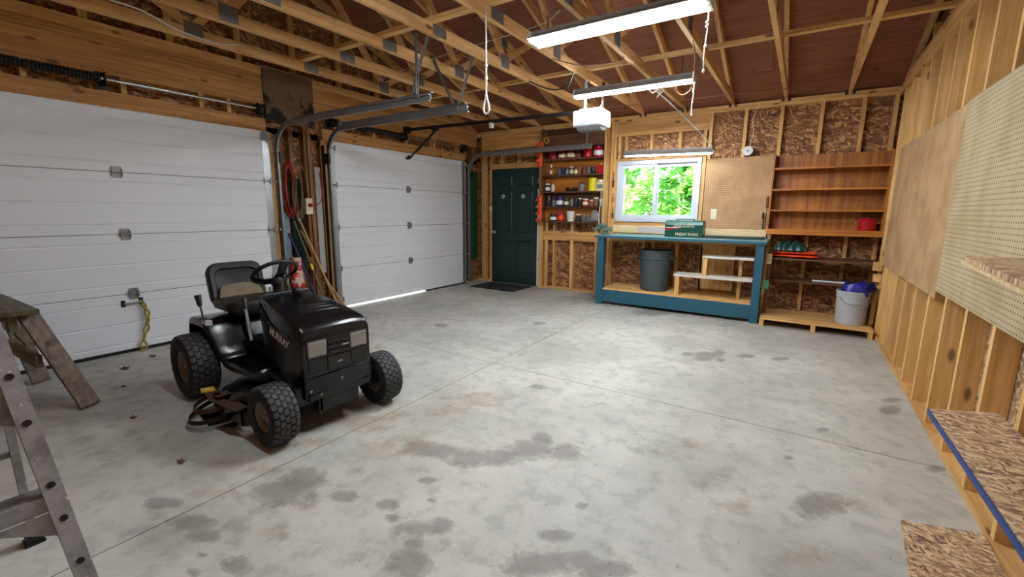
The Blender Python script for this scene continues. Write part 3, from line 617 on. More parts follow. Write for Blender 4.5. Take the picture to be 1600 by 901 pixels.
# ------------------------------------------------------------------ tracks
def track(label, y, x1, zt, s, hang):
    """s: +1 when the channel opens towards +y"""
    t = thing('door_track', label, 'track', (.05, y, 0), 0, 'garage door tracks'); rr = .30; xc = .05
    zz = zt-rr; path = [(xc,.06)]+[(xc,zz*k/6) for k in range(1,7)]+[(xc+rr*(1-math.cos(R(a))), zz+rr*math.sin(R(a))) for a in range(10,91,10)]+[(x1,zt+.0)]
    prof = [(.0,-.026),(.022,-.026),(.022,-.021),(.0035,-.021),(.0035,.021),(.022,.021),(.022,.026),(.0,.026)]
    rings = []
    for i, (px, pz) in enumerate(path):
        a, b = path[max(i-1,0)], path[min(i+1,len(path)-1)]; dx, dz = b[0]-a[0], b[1]-a[1]; l = math.hypot(dx,dz); nx, nz = -dz/l, dx/l
        rings.append([(px+nx*o, y+s*q, pz+nz*o) for q, o in prof])
    k = 7
    MB().loft(rings[:k+0]).build('vertical_rail', M_STEEL, t); MB().loft(rings[k-1:]).build('curved_rail', M_STEEL, t)
    ag = MB(); yb = y-s*.004; ag.box(.02,.10,min(y-s*.03,y),max(y-s*.03,y),zz-.1,zz+.02); ag.box(LX+.0,.022,min(y-s*.03,y-s*.026),max(y-s*.03,y-s*.026),.05,zz+.12)
    ag.build('wall_angle', M_DSTEEL, t)
    MB().box(.36,x1,min(yb,yb-s*.003),max(yb,yb-s*.003),zt-.012,zt+.05).box(.36,x1,min(yb,yb-s*.035),max(yb,yb-s*.035),zt+.047,zt+.05).build('track_angle', M_STEEL, t)
    for (xa, xb, yo) in hang:
        m = MB().bar((xa,y-s*.012,zt+.02),(xb,y-s*.012+yo,2.74),.032,.003,(0,1,0)).bar((xa,y-s*.012,zt+.02),(xb,y-s*.012+yo,2.74),.003,.032,(0,1,0))
        m.build('hanger', M_STEEL, t)
    MB().lathe([(.014,-.03),(.014,.012)], (x1-.12,y,zt+.02), 8, 'y').build('bolt', M_GALV, t)
    return t
track('galvanised overhead track with two hangers, beside the riding mower garage door', -3.735, 2.36, 2.20, -1, ((2.20,2.20,.0),(2.12,2.36,-.0)))
track('galvanised overhead track hung by splayed perforated angles, by the post of the opener door', -3.105, 2.24, 2.245, 1, ((2.10,1.83,.0),(2.13,2.34,.0)))
track('galvanised overhead track running along the back wall above the green door', -.345, 2.33, 2.225, -1, ((2.24,2.24,.0),))
# ------------------------------------------------------------------ torsion shafts
def torsion(label, y0, y1, sp0, sp1, z=2.345):
    t = thing('torsion_shaft', label, 'door spring', (.07,(y0+y1)/2,z), 0, 'torsion shafts above the garage doors')
    MB().lathe([(.0125,y0),(.0125,y1)], (.05,0,z), 12, 'y').build('shaft', M_SILVER, t, smooth=60)
    n = 46; pr = [(.026,sp0)]
    for k in range(n):
        a = sp0+(sp1-sp0)*k/n; b = (sp1-sp0)/n; pr += [(.026,a+b*.05),(.033,a+b*.35),(.033,a+b*.65),(.026,a+b*.95)]
    MB().lathe(pr+[(.026,sp1)], (.05,0,z), 12, 'y').build('spring', M_DSTEEL, t, smooth=30)
    for yy in (y0+.05, y1-.05): MB().lathe([(.03,-.03),(.055,-.025),(.045,.0),(.055,.02),(.03,.03)], (.05,yy,z), 16, 'y').build('cable_drum', M_DSTEEL, t, smooth=40)
    for yy in (y0+.0, y1, sp1+.03): MB().box(LX,.08,yy-.004,yy+.004,z-.05,z+.05).box(LX,LX+.004,yy-.03,yy+.03,z-.07,z+.07).build('bearing_plate', M_DSTEEL, t)
torsion('silver shaft with a black spring over the mower side garage door', -6.42, -3.84, -6.2, -5.18)
torsion('silver shaft with a black spring over the opener side garage door', -3.02, -.42, -2.65, -1.83)
# stained board above the post between the doors
pd = MB().box(LX+.001, LX+.016, -3.79, -3.20, 2.25, 2.79)
g = G('stained_board', .8); v = g.coord(); f = g.noise(v, 3.2, 4, .6); cc = g.mix(g.step(f,.48,.56), C(128,98,74), C(24,18,16)); g.base(g.mix(g.math('MULTIPLY',g.noise(v,30,4),.5), cc, C(60,44,34)))
solo('backing_board', pd, g.m, 'grimy dark strand board patch over the post between the garage doors', 'board')
solo('metal_strip', MB().box(LX+.016, LX+.035, -3.85, -3.16, 2.795, 2.815), M_GALV, 'thin metal strip along the top of the grimy board', 'strip')
# ------------------------------------------------------------------ opener
op = thing('door_opener', 'white garage door opener unit hanging on a long black rail', 'door opener', (2.9,-1.72,2.19))
hs = []
for k in range(13):
    a = k/12; x = 2.735+.345*a
    zb = 2.215+.075*math.sin(math.pi*min(1,max(0,(a-.0)/.9)))*0
    hs.append([(x, -1.72+yy*(1-.1*abs(a-.5)), zz) for yy, zz in ((-.13,2.225),(.13,2.225),(.14,2.26),(.14,2.375),(.12,2.40),(-.12,2.40),(-.14,2.375),(-.14,2.26))])
oh_ = MB().loft(hs).build('housing', M_PLAS, op, smooth=40, bevel=.012)
MB().prism([(-1.82,2.2255),(-1.62,2.2255),(-1.66,2.19),(-1.78,2.19)], 'x', 2.76, 3.05).build('lamp_cover', M_GREY, op, bevel=.008)
MB().prism([(2.77,2.232),(2.88,2.29),(2.98,2.285),(3.06,2.232)], 'y', -1.8685, -1.855).build('lamp_shade', M_GREY, oh_)
MB().box(3.055,3.084,-1.80,-1.64,2.25,2.37).build('end_cover', M_GREY, oh_, bevel=.006)
MB().bar((.02,-1.72,2.455),(2.75,-1.72,2.405),.032,.04).build('rail', M_BLKC, op)
MB().box(LX,.03,-1.76,-1.68,2.41,2.5).build('header_bracket', M_DSTEEL, op)
MB().box(.50,.60,-1.745,-1.695,2.395,2.435).build('trolley', M_DSTEEL, op, bevel=.004)
MB().bar((.55,-1.72,2.40),(.16,-1.72,2.13),.028,.018).bar((.22,-1.715,2.19),(.03,-1.73,2.04),.03,.012).build('door_arm', M_DSTEEL, op)
MB().tube([(.62,-1.70,2.40),(.62,-1.70,2.05)], .003, 6).sphere((.62,-1.70,2.04), .013).build('release_cord', M_DRED, op)
MB().box(1.50,1.545,-1.745,-1.70,2.345,2.41).build('sensor_box', M_PLAS, op, bevel=.005)
for x, y, m in ((2.86,-1.80,M_PLAS),(2.99,-1.62,M_DSTEEL)): MB().bar((x,y,2.395),(x,y,2.72),.03,.004,(0,1,0)).build('strap', m, op)
MB().box(2.80,3.05,-1.83,-1.60,2.398,2.41).build('mount_plate', M_SHINY, op)
MB().tube(smoothpath([(3.0,-1.75,2.40),(3.03,-1.72,2.50),(2.97,-1.68,2.6),(2.96,-1.66,2.72)]), .005, 6).build('power_cord', M_WIRE, op)
# ------------------------------------------------------------------ shop lights
def shop_light(label, x0, x1, y, z, two, chains, tilt=0., pull=None, tm=None, slim=0):
    t = thing('shop_light', label, 'shop light', ((x0+x1)/2, y, z), 0, 'fluorescent shop lights'); L0 = x1-x0
    rz_ = lambda x: z+tilt*(x-(x0+x1)/2)
    hw = (.11 if two == 1 else .065) if two else (.022 if slim else .05); tm = tm or M_TUBE; pr = [(-hw,-.01),(-.04,.035),(-.04,.055),(.04,.055),(.04,.035),(hw,-.01),(hw-.006,-.012),(.034,.03),(-.034,.03),(-hw+.006,-.012)]
    rf_ = MB().loft([[(x, y+a, rz_(x)+b) for a, b in pr] for x in (x0, x1)]).build('reflector', M_HOUS, t)
    for x in (x0+.004, x1-.004):
        MB().prism([(y+a, rz_(x)+b) for a, b in ((-hw,-.012),(hw,-.012),(.04,.056),(-.04,.056))], 'x', x-.004, x+.004).build('end_cap', M_HOUS if not two else M_SHINY, rf_)
        MB().box(x-.012,x+.012,y-hw*.7,y+hw*.7,rz_(x)-.028,rz_(x)+.02).build('lamp_holder', M_SHINY, rf_)
    for dy in ((-.055,.055) if two == 1 else (-.03,.03) if two else (0,)):
        MB().tube([(x0+.012,y+dy,rz_(x0)-.015),(x1-.012,y+dy,rz_(x1)-.015)], .0155 if two else .0145, 12).build('tube', tm, rf_, smooth=60)
    for xa, zb in chains:
        c = MB(); zz = rz_(xa)+.055; n = max(2, int((zb-zz)/.03))
        c.tube([(xa,y,zz),(xa+.01,y,(zz+zb)/2),(xa,y,zb)], .004, 6); c.build('chain', M_DSTEEL, t)
    if pull:
        px, ln = pull; c = MB().tube(smoothpath([(px,y,rz_(px)-.0),(px+.006,y,z-ln*.3),(px-.004,y,z-ln*.7),(px,y,z-ln)]), .0045, 6)
        for q in (.28,.34,.62,.97): c.sphere((px,y,z-ln*q), .010, 8, 6)
        c.build('pull_cord', M_ROPE, t, smooth=60)
    return t
shop_light('large twin tube shop light, brightest of the three, closest overhead', 3.19, 4.415, -3.50, 2.54, 1, ((3.30,2.70),(4.30,2.70)), pull=(4.405,.40))
shop_light('shop light hanging just above the white door opener', 2.80, 4.02, -1.94, 2.53, 2, ((2.95,2.76),(3.9,2.76)), pull=(4.02,.33))
shop_light('unseen shop light added over the open floor to brighten doors and mower', 2.6, 3.825, -5.3, 2.54, 0, ((2.95,2.70),(3.52,2.70)))  # extra fixture out of view, added as fill for the doors and front floor
shop_light('small shop light above the window', 2.81, 3.96, -.30, 2.072, 0, ((2.86,2.16),(3.92,2.16)), -.022, None, M_TUBE2, 1)
# loop rope from the truss
rx, ry, rz0 = 2.972, -3.80, 2.0
rp = MB().tube(smoothpath([(rx,ry,2.72),(rx,ry,2.5),(rx,ry,rz0+.125)]), .0065, 7)
rp.tube(smoothpath([(rx,ry,rz0+.125),(rx-.018,ry,rz0+.075),(rx-.023,ry,rz0+.025),(rx,ry,rz0),(rx+.024,ry,rz0+.025),(rx+.018,ry,rz0+.075),(rx,ry,rz0+.125)]), .007, 7)
for z in (.245,.125,.335): rp.sphere((rx,ry,rz0+z), .012, 8, 6)
solo('loop_rope', rp, M_ROPE, 'white rope ending in a loop, hanging free from the trusses', 'rope', smooth=60)
# cables
def cable(label, pts, m, r=.005): return solo('cable', MB().tube(smoothpath(pts, 6), r, 6), m, label, 'cable', smooth=60)
cable('pale cord swinging down from the trusses to the shop light above the window', [(3.45,-1.15,2.66),(3.56,-.95,2.56),(3.70,-.55,2.40),(3.85,-.36,2.24),(3.94,-.30,2.12)], M_WIREW, .0065)
cable('tan cable looping from a truss to the pull cord end of the middle shop light', [(4.12,-2.55,2.665),(4.10,-2.35,2.60),(4.02,-2.0,2.45),(3.86,-1.7,2.46),(3.70,-1.5,2.6),(3.54,-1.3,2.665)], M_WIRE)
cable('thin tan cable sagging between trusses behind the large shop light', [(2.95,-2.75,2.665),(3.2,-2.62,2.60),(3.5,-2.5,2.62),(3.52,-2.48,2.665)], M_WIRE)
cable('black cable drooping between two trusses near the opener', [(2.40,-2.25,2.665),(2.6,-2.15,2.58),(2.8,-2.15,2.58),(2.95,-2.3,2.665)], M_BLKC, .008)
cable('white cable lying along the trusses over the mower side garage door', [(.95,-5.55,2.665),(1.0,-5.2,2.655),(.85,-4.9,2.64),(.80,-4.6,2.64),(.86,-4.45,2.662)], M_WIREW, .006)
cable('thin straight white wire stretched through the truss webs', [(.4,-2.75,2.80),(1.8,-2.95,2.83),(2.9,-3.0,2.86),(3.3,-3.3,2.80)], M_WIREW, .003)
cable('long thin wire run along the trusses in front of the back wall', [(2.3,-.75,2.665),(3.2,-.7,2.64),(4.1,-.62,2.65),(4.75,-.5,2.665)], M_WIRE, .004)
cable('coiled tan wire tied to the truss beside the middle shop light', [(3.52,-1.65,2.66),(3.57,-1.55,2.6),(3.50,-1.48,2.57),(3.47,-1.55,2.63),(3.56,-1.42,2.6),(3.5,-1.3,2.56),(3.55,-1.2,2.66)], M_ROPE, .006)
# ------------------------------------------------------------------ right wall panels and shelves
solo('hardboard_panel', MB().box(W-.008, W-.0005, -2.808, -.57, .772, 1.945), M_HB, 'plain brown hardboard sheet on the bare studs', 'hardboard', bevel=.001)
solo('pegboard_panel', MB().box(W-.009, W-.0005, -5.25, -2.812, .822, 1.955), M_PEG_R, 'large pale pegboard sheet on the bare stud wall', 'pegboard', bevel=.001)
sh = thing('wall_shelf', 'short strand board shelf sticking out of the pale pegboard', 'shelf', (5.6,-5.0,1.11))
MB().prism([(W-.0095,-4.27),(5.511,-4.344),(5.44,-5.12),(5.37,-5.9),(W-.0095,-5.9)], 'z', 1.134, 1.15).build('shelf_board', M_OSB_XY, sh)
MB().hexa([(5.505,-4.344,1.124),(5.525,-4.35,1.124),(5.40,-5.9,1.124),(5.366,-5.9,1.124),(5.505,-4.344,1.1335),(5.525,-4.35,1.1335),(5.40,-5.9,1.1335),(5.366,-5.9,1.1335)]).build('edge_strip', M_PALE, sh)
box('ledger', W-.03, W-.0095, -5.9, -4.34, 1.08, 1.1335, M_LY, sh)
lt = thing('low_bench', 'low strand board bench top with a blue painted edge on the stud wall', 'bench', (5.6,-5.2,0))
MB().prism([(W-.001,-4.06),(5.530,-4.168),(5.544,-5.085),(5.556,-6.35),(W-.001,-6.35)], 'z', .484, .50).build('bench_top', M_OSB_XY, lt)
MB().hexa([(5.524,-4.168,.480),(5.5295,-4.168,.480),(5.5555,-6.35,.480),(5.550,-6.35,.480),(5.524,-4.168,.5005),(5.5295,-4.168,.5005),(5.5555,-6.35,.5005),(5.550,-6.35,.5005)]).build('blue_edge', plain('blue_edge_paint',(44,72,132),.6,0,.25,30), lt)
box('ledger', W-.04, W-.001, -6.35, -4.2, .40, .4835, M_LY, lt)
for y in (-5.45,-6.3): MB().bar((5.60,y,.47),(W-.02,y,.2),.03,.03).build('bracket', M_LX, lt)
solo('floor_sheet', MB().prism([(5.49,-4.242),(5.758,-4.162),(5.758,-6.9),(5.30,-6.9)], 'z', .0005, .0125), M_OSB_XY, 'loose strand board offcut lying flat on the concrete', 'board', bevel=.001)
# ------------------------------------------------------------------ workbench
bn = thing('workbench', 'long teal painted workbench under the window', 'workbench', (3.65,-.4,0))
box('worktop', 2.59, 4.69, -.735, -.0305, .948, .976, M_TEALT, bn, .004)
box('top_edge', 2.59, 4.69, -.741, -.7355, .938, .970, M_TEAL, bn)
for x in (2.63, 4.583):
    for y in (-.715,): box('leg', x, x+.09, y, y+.09, 0, .948, M_TEAL, bn, .004)
box('lower_beam', 2.722, 4.581, -.700, -.662, .04, .215, M_TEAL, bn, .003); box('ledger', 2.60, 4.63, -.062, -.001, .12, .215, M_LX, bn)
box('ledger', 2.60, 4.63, -.065, -.001, .86, .948, M_LX, bn)
for k in range(4): box('shelf_board', 2.722, 4.581, -.700+.152*k, -.700+.152*k+.149, .2155, .233, M_LX, bn)
st = thing('step_shelf', 'two white planks stacked like steps on wood blocks, under the workbench', 'shelf', (4.1,-.5,.233))
M_PLANK = plain('grey_white_plank', (206,196,184), .6, 0, .12, 10)
box('plank', 3.665, 4.575, -.655, -.40, .478, .512, M_PLANK, st, .004); box('plank', 4.0, 4.575, -.655, -.42, .735, .765, M_PLANK, st, .004)
for x in (3.69,): box('block', x, x+.05, -.645, -.41, .2335, .478, M_LZ, st)
box('block', 4.01, 4.06, -.645, -.44, .512, .735, M_LZ, st); box('block', 4.40, 4.44, -.47, -.43, .512, .735, M_LZ, st); box('block', 4.40, 4.44, -.47, -.43, .2335, .478, M_LZ, st)
tc = thing('trash_can', 'dark grey round bin with side handles, under the workbench', 'bin', (3.36,-.40,.233))
MB().lathe([(.17,.2335),(.185,.245),(.205,.60),(.212,.665),(.222,.668),(.222,.70),(.214,.702),(.218,.765),(.228,.770),(.228,.785),(.21,.785),(.20,.60),(.175,.26)], (3.36,-.40,0), 28, cap0=True, cap1=True).build('body', M_CAN, tc, smooth=40)
for s in (-1,1): MB().tube(smoothpath([(3.36+s*.215,-.46,.69),(3.36+s*.25,-.46,.67),(3.36+s*.25,-.34,.67),(3.36+s*.215,-.34,.69)]), .011, 7).build('handle', M_CAN, tc, smooth=60)
MB().lathe([(.19,.772),(.19,.776),(.03,.777)], (3.36,-.40,0), 24).build('liner', M_BLKPL, tc)
tb = thing('toolbox', 'small dark green metal toolbox hand lettered in white, on the workbench', 'toolbox', (3.72,-.42,.976))
pr = [(-.52,.9765),(-.52,1.135),(-.505,1.175),(-.47,1.19),(-.37,1.19),(-.335,1.175),(-.32,1.135),(-.32,.9765)]
ca_ = MB().prism(pr, 'x', 3.485, 3.955).build('case', plain('toolbox_green',(14,74,62),.35,.2,.2,14), tb, bevel=.005)
MB().box(3.483,3.957,-.523,-.317,1.128,1.134).build('lid_seam', M_BLKC, ca_)
MB().tube(smoothpath([(3.62,-.42,1.19),(3.62,-.42,1.205),(3.82,-.42,1.205),(3.82,-.42,1.19)]), .006, 6).build('handle', M_DSTEEL, tb)
MB().prism([(3.495,1.095),(3.70,1.098),(3.62,1.083),(3.51,1.063),(3.495,1.063)], 'y', -.5225, -.5205).build('red_flash', M_RED, ca_)
MB().prism([(3.50,1.106),(3.70,1.1),(3.62,1.094),(3.50,1.096)], 'y', -.5228, -.5208).build('white_flash', M_PLAS, ca_)
def to_mesh(o):
    bpy.context.view_layer.update()
    me = bpy.data.meshes.new_from_object(o.evaluated_get(bpy.context.evaluated_depsgraph_get())); q = bpy.data.objects.new(o.name, me); COL.objects.link(q)
    q.parent = o.parent; q.matrix_local = o.matrix_local.copy(); n = o.name; bpy.data.objects.remove(o); q.name = n; return q
def text(name, body, size, M, m, parent, shear=0., bold=.0, ext=.0008):
    cu = bpy.data.curves.new(name, 'FONT'); cu.body = body; cu.size = size; cu.extrude = ext; cu.shear = shear; cu.offset = bold; cu.resolution_u = 2; cu.space_character = .95
    cu.align_x = 'LEFT'; cu.materials.append(m); o = bpy.data.objects.new(name, cu); COL.objects.link(o); o.parent = parent
    o.matrix_local = INV[parent.name] @ M if parent.name in INV else M
    return to_mesh(o)
FACE_Y = lambda x,y,z,rz=0: Matrix.Translation((x,y,z)) @ Matrix.Rotation(rz,4,'Z') @ Matrix.Rotation(R(90),4,'X')
text('lettering', 'GENE KURTIS', .046, FACE_Y(3.585,-.521,1.106), M_CREAM, ca_, .1, .0002)
text('lettering', "FREDA' RYAN", .048, FACE_Y(3.62,-.521,1.0), M_CREAM, ca_, .1, .0004)
solo('green_plank', MB().box(3.97,4.63,-.47,-.25,.9765,1.004), M_GRN2.copy() if False else plain('dark_green_plank',(22,52,50),.5,0,.2,10), 'dark green plank lying on the workbench beside the toolbox', 'board', bevel=.003)
bl = MB().box(2.585,3.85,-.022,-.003,.985,1.10); o = solo('backsplash_board', bl, M_PALE, 'light board behind the workbench, below the window sill', 'board', 'boards behind the workbench', bevel=.002)
o = solo('backsplash_board', MB().box(3.856,4.63,-.03,-.003,.985,1.085), M_PALE, 'pale board behind the workbench, below the tan pegboard', 'board', 'boards behind the workbench', bevel=.002)
solo('back_pegboard', MB().box(3.845,4.632,-.009,-.0005,1.09,2.005), M_PEG_B, 'tan pegboard sheet on the back wall beside the window', 'pegboard')
# paint smear on the boards
solo('paint_patch', MB().box(2.98,3.46,-.0235,-.0222,1.0,1.085), plain('lavender_primer',(186,178,178),.7,0,.15,9), 'grey primer patch brushed on the board below the window', 'paint patch')
# vise
vs = thing('bench_vise', 'grey green bench vise on the workbench corner', 'vise', (2.67,-.62,.976))
M_VISE = plain('vise_paint', (104,128,118), .45, .3, .35, 24, .15)
MB().lathe([(.06,.9765),(.06,1.0),(.035,1.01),(.035,1.03)], (2.69,-.60,0), 16).build('base', M_VISE, vs, smooth=40)
MB().box(2.655,2.775,-.645,-.555,1.03,1.09).box(2.655,2.69,-.67,-.53,1.09,1.135).build('body', M_VISE, vs, bevel=.01)
MB().box(2.54,2.66,-.63,-.57,1.035,1.08).box(2.60,2.635,-.67,-.53,1.06,1.135).build('jaw', M_VISE, vs, bevel=.008)
MB().tube([(2.56,-.60,1.055),(2.50,-.60,1.055)], .014, 10).tube([(2.51,-.66,1.10),(2.51,-.55,1.01)], .007, 8).build('screw_handle', M_SILVER, vs, smooth=60)
def plate(name, label, cx, z, y, w_, h_, axis='y', det=2):
    t = thing(name, label, 'outlet', (cx, y, z) if axis == 'y' else (y, cx, z))
    if axis == 'y':
        cp_ = MB().box(cx-w_/2,cx+w_/2,y-.008,y,z-h_/2,z+h_/2).build('cover_plate', M_IVORY, t, bevel=.003)
        for k in range(det): MB().box(cx-.018,cx+.018,y-.011,y-.008,z+(k-(det-1)/2)*h_*.4-.014,z+(k-(det-1)/2)*h_*.4+.014).build('socket', M_CREAM, cp_, bevel=.002)
    else:
        cp_ = MB().box(y,y+.05,cx-w_/2,cx+w_/2,z-h_/2,z+h_/2).build('cover_plate', M_IVORY, t, bevel=.004)
        for k in range(det): MB().box(y+.05,y+.053,cx-.018,cx+.018,z+(k-(det-1)/2)*h_*.4-.014,z+(k-(det-1)/2)*h_*.4+.014).build('socket', M_CREAM, cp_, bevel=.002)
    return t
plate('outlet_box', 'ivory double outlet on the tan pegboard', 3.988, 1.275, -.0095, .075, .14)
plate('light_switch', 'ivory switch plate on the stud beside the green door', .272, 1.33, -.0005, .05, .1, det=1)
dl = thing('wall_dial', 'round white disc fitting on the back wall above the tan pegboard', 'dial', (4.33,-.02,2.02))
MB().lathe([(.04,.0),(.058,-.012),(.058,-.03),(.05,-.036)], (4.33,-.001,2.075), 22, 'y').build('disc', M_PLAS, dl, smooth=40)
MB().lathe([(.012,0),(.012,-.004)], (4.33,-.037,2.075), 12, 'y').build('centre', M_GREY, dl)
MB().tube(smoothpath([(4.34,-.01,2.13),(4.37,-.012,2.3),(4.35,-.012,2.45),(4.40,-.01,2.62)]), .004, 6).build('cord', M_WIREW, dl)
# ------------------------------------------------------------------ shelving at the right of the bench
ru = thing('shelf_unit', 'orange varnished wall shelf unit over the folded tarp', 'shelf unit', (5.2,-.13,1.05))
box('side_panel', 4.640, 4.658, -.255, -.0005, 1.05, 2.0, M_VARNZ, ru); box('side_panel', 5.742, 5.760, -.255, -.0005, 1.05, 1.985, M_VARNZ, ru)
for k, (a, b) in enumerate(((4.659,5.20),(5.201,5.741))): box('back_panel', a, b, -.012, -.0005, 1.075, 1.99, M_VARNZ, ru)
for z in (1.32, 1.565, 1.81): box('shelf', 4.659, 5.741, -.25, -.0125, z, z+.018, M_VARN, ru)
box('shelf', 4.659, 5.741, -.25, -.0125, 1.085, 1.103, M_VARN, ru); box('front_strip', 4.640, 5.76, -.268, -.2555, 1.042, 1.108, M_VARN, ru, .003)
pt = thing('red_pot', 'red enamel pot with a lid on the lowest varnished shelf', 'pot', (5.62,-.14,1.103))
MB().lathe([(.078,1.1035),(.088,1.112),(.09,1.22),(.094,1.225)], (5.62,-.14,0), 26).build('body', M_RED, pt, smooth=40)
MB().lathe([(.094,1.225),(.07,1.243),(.012,1.25),(.012,1.262),(.0,1.265)], (5.62,-.14,0), 26).build('lid', M_RED, pt, smooth=40)
for s in (-1,1): MB().tube(smoothpath([(5.62+s*.088,-.16,1.2),(5.62+s*.110,-.16,1.195),(5.62+s*.110,-.12,1.195),(5.62+s*.088,-.12,1.2)]), .006, 6).build('handle', M_SILVER, pt, smooth=60)
rs_ = thing('low_rack', 'two dark boards on a brown post against the strand board, holding the tarps', 'rack', (5.2,-.25,.1))
box('rack_board', 4.72, W-.002, -.45, -.02, .752, .775, M_DKBD, rs_); box('rack_board', 4.72, W-.002, -.36, -.02, .478, .50, M_DKBD, rs_)
box('post', 4.70, 4.74, -.49, -.452, .1055, .9, M_DKZ, rs_); box('post', W-.040, W-.003, -.49, -.452, .1055, .575, M_LZ, rs_)
box('end_block', 4.695, 4.745, -.515, -.491, .70, .82, M_PALE, rs_); box('green_tag', 4.695, 4.74, -.512, -.491, .40, .50, plain('mint_paint',(92,196,166),.5), rs_)
solo('white_pipe', MB().tube([(5.17,-.30,.5125),(5.50,-.30,.5125)], .012, 10), M_PLAS, 'short white pipe lying on the lower dark rack board', 'pipe', smooth=60)
def folded(name, layers, label, m, seed, amp):
    rg = random.Random(seed); mb = MB()
    for x0, x1, y0, y1, z0, z1 in layers:
        rings = []; n = 18; ph = rg.uniform(0,6)
        for i in range(n+1):
            x = x0+(x1-x0)*i/n; e = min(1, 6*min(i, n-i)/n+.25); dz = amp*math.sin(i*1.1+ph)+rg.uniform(-amp,amp)*.5
            zc = (z0+z1)/2; hh = (z1-z0)/2*e
            rings.append([(x, y0+(y1-y0)*(.5-.5*math.cos(R(a)))+rg.uniform(-amp,amp)*.4, (zc+hh*math.sin(R(a))*1.0)+(dz if math.sin(R(a)) > -.5 else 0)) for a in range(0,360,30)])
        mb.loft(rings)
    return solo(name, mb, m, label, 'tarp', smooth=60)
folded('folded_tarp', [(4.745,5.20,-.44,-.08,.777,.815),(4.745,5.185,-.435,-.09,.818,.858)], 'folded bright orange tarp under the green one on the dark rack', M_ORANGE, 3, .0025)
from mathutils import noise as mn
gx, gy = 44, 18; gv = []
for j in range(gy+1):
    for i in range(gx+1):
        u, v_ = i/gx, j/gy; env = min(1, 7*min(u,1-u,.16), 5*min(v_,1-v_)+.0)**.6 if 0 < i < gx and 0 < j < gy else 0
        fo = abs(mn.noise((u*5.5+2, v_*3+1, .3)))*1.4+.5*abs(mn.noise((u*13, v_*7, 4.)))
        gv.append((4.745+.335*u+.01*mn.noise((v_*6,1,1)), -.44+.33*v_+.02*mn.noise((u*8,3,2)), .866+env*(.055+.065*min(1,fo))))
gf = [(j*(gx+1)+i, j*(gx+1)+i+1, (j+1)*(gx+1)+i+1, (j+1)*(gx+1)+i) for j in range(gy) for i in range(gx)]
k0 = len(gv); ed = list(range(gx+1))+[j*(gx+1)+gx for j in range(1,gy+1)]+[gy*(gx+1)+i for i in range(gx-1,-1,-1)]+[j*(gx+1) for j in range(gy-1,0,-1)]
gv += [(gv[q][0], gv[q][1], .8595) for q in ed]; gf += [(ed[q], k0+q, k0+(q+1)%len(ed), ed[(q+1)%len(ed)]) for q in range(len(ed))]+[tuple(range(k0, k0+len(ed)))]
solo('folded_tarp', MB().add(gv, gf), M_TARP, 'crumpled dark green tarp lying on the orange one', 'tarp', smooth=70)
pf = thing('low_platform', 'low wooden plank platform holding the white pail', 'platform', (5.2,-.42,0))
for k in range(4): box('plank', 4.70, 5.742, -.79+.175*k, -.79+.175*k+.171, .078, .1, M_LX, pf)
for x in (4.70, 5.2, 5.70):
    for y in (-.785, -.3): box('foot', x, x+.042, y, y+.2, 0, .078, M_LZ, pf)
pl = thing('pail', 'white plastic pail with a blue bag stuffed in, on the low platform', 'pail', (5.553,-.53,.1))
pb_ = MB().lathe([(.128,.1005),(.133,.106),(.147,.40),(.153,.402),(.153,.418),(.149,.42),(.151,.445),(.156,.447),(.156,.468),(.146,.468),(.142,.40),(.13,.13)], (5.553,-.53,0), 30).build('body', M_PAIL, pl, smooth=35)
MB().tube(smoothpath([(5.553-.15,-.53,.43),(5.47,-.685,.36),(5.553,-.70,.335),(5.68,-.68,.36),(5.553+.15,-.53,.43)]), .004, 6).build('bail_handle', M_GALV, pl, smooth=60)
bg_ = MB(); rings = []; rg = random.Random(4)
for k, (rr, z) in enumerate(((.10,.40),(.135,.45),(.135,.50),(.125,.545),(.09,.53),(.05,.50),(.01,.49))):
    rings.append([(5.585+rr*(1+.16*math.sin(5*a+k*.8))*math.cos(a), -.53+rr*(1+.16*math.sin(5*a+k*.8))*math.sin(a), z+.018*math.sin(4*a+k)+rg.uniform(-.006,.006)) for a in [2*math.pi*i/30 for i in range(30)]])
solo('blue_bag', MB().loft(rings), M_BLUE, 'shiny blue plastic bag bunched in the mouth of the white pail', 'bag', smooth=50)
# hand tools hung at the pegboard edge and by the window
sw = thing('hand_saw', 'hand saw hanging edge on at the side of the varnished shelf unit', 'saw', (4.60,-.1,1.1))
MB().prism([(-.13,1.10),(-.08,1.10),(-.03,1.36),(-.15,1.36)], 'x', 4.612, 4.615).build('blade', M_DSTEEL, sw); MB().tube(smoothpath([(4.613,-.05,1.36),(4.613,-.045,1.45),(4.613,-.09,1.49),(4.613,-.14,1.45),(4.613,-.13,1.36)]), .014, 8).build('handle', M_DKZ, sw, smooth=60)
kn = thing('putty_knife', 'bright bladed scraper hanging at the pegboard corner', 'scraper', (4.575,-.06,1.12))
MB().box(4.567,4.583,-.075,-.03,1.22,1.30).build('handle', M_BLKPL, kn, bevel=.004); MB().box(4.572,4.578,-.08,-.025,1.10,1.22).build('blade', M_SILVER, kn)
for lb, x, z0, z1, m in (('long dark screwdriver hung on the trim beside the window', 2.556, 1.66, 1.88, M_DSTEEL), ('silver handled tool hung beside the window sash', 2.562, 1.44, 1.58, M_SILVER), ('navy handled tool hung low beside the window', 2.568, 1.20, 1.36, M_NAVY)):
    t = thing('hand_tool', lb, 'tool', (x,-.03,z0), 0, 'tools hung by the window')
    MB().tube([(x,-.022,z0),(x,-.022,z0+(z1-z0)*.45)], .016, 8, [.012,.016]).build('handle', m, t, smooth=60); MB().tube([(x,-.022,z0+(z1-z0)*.45),(x,-.022,z1)], .005, 6).build('shank', M_DSTEEL, t)
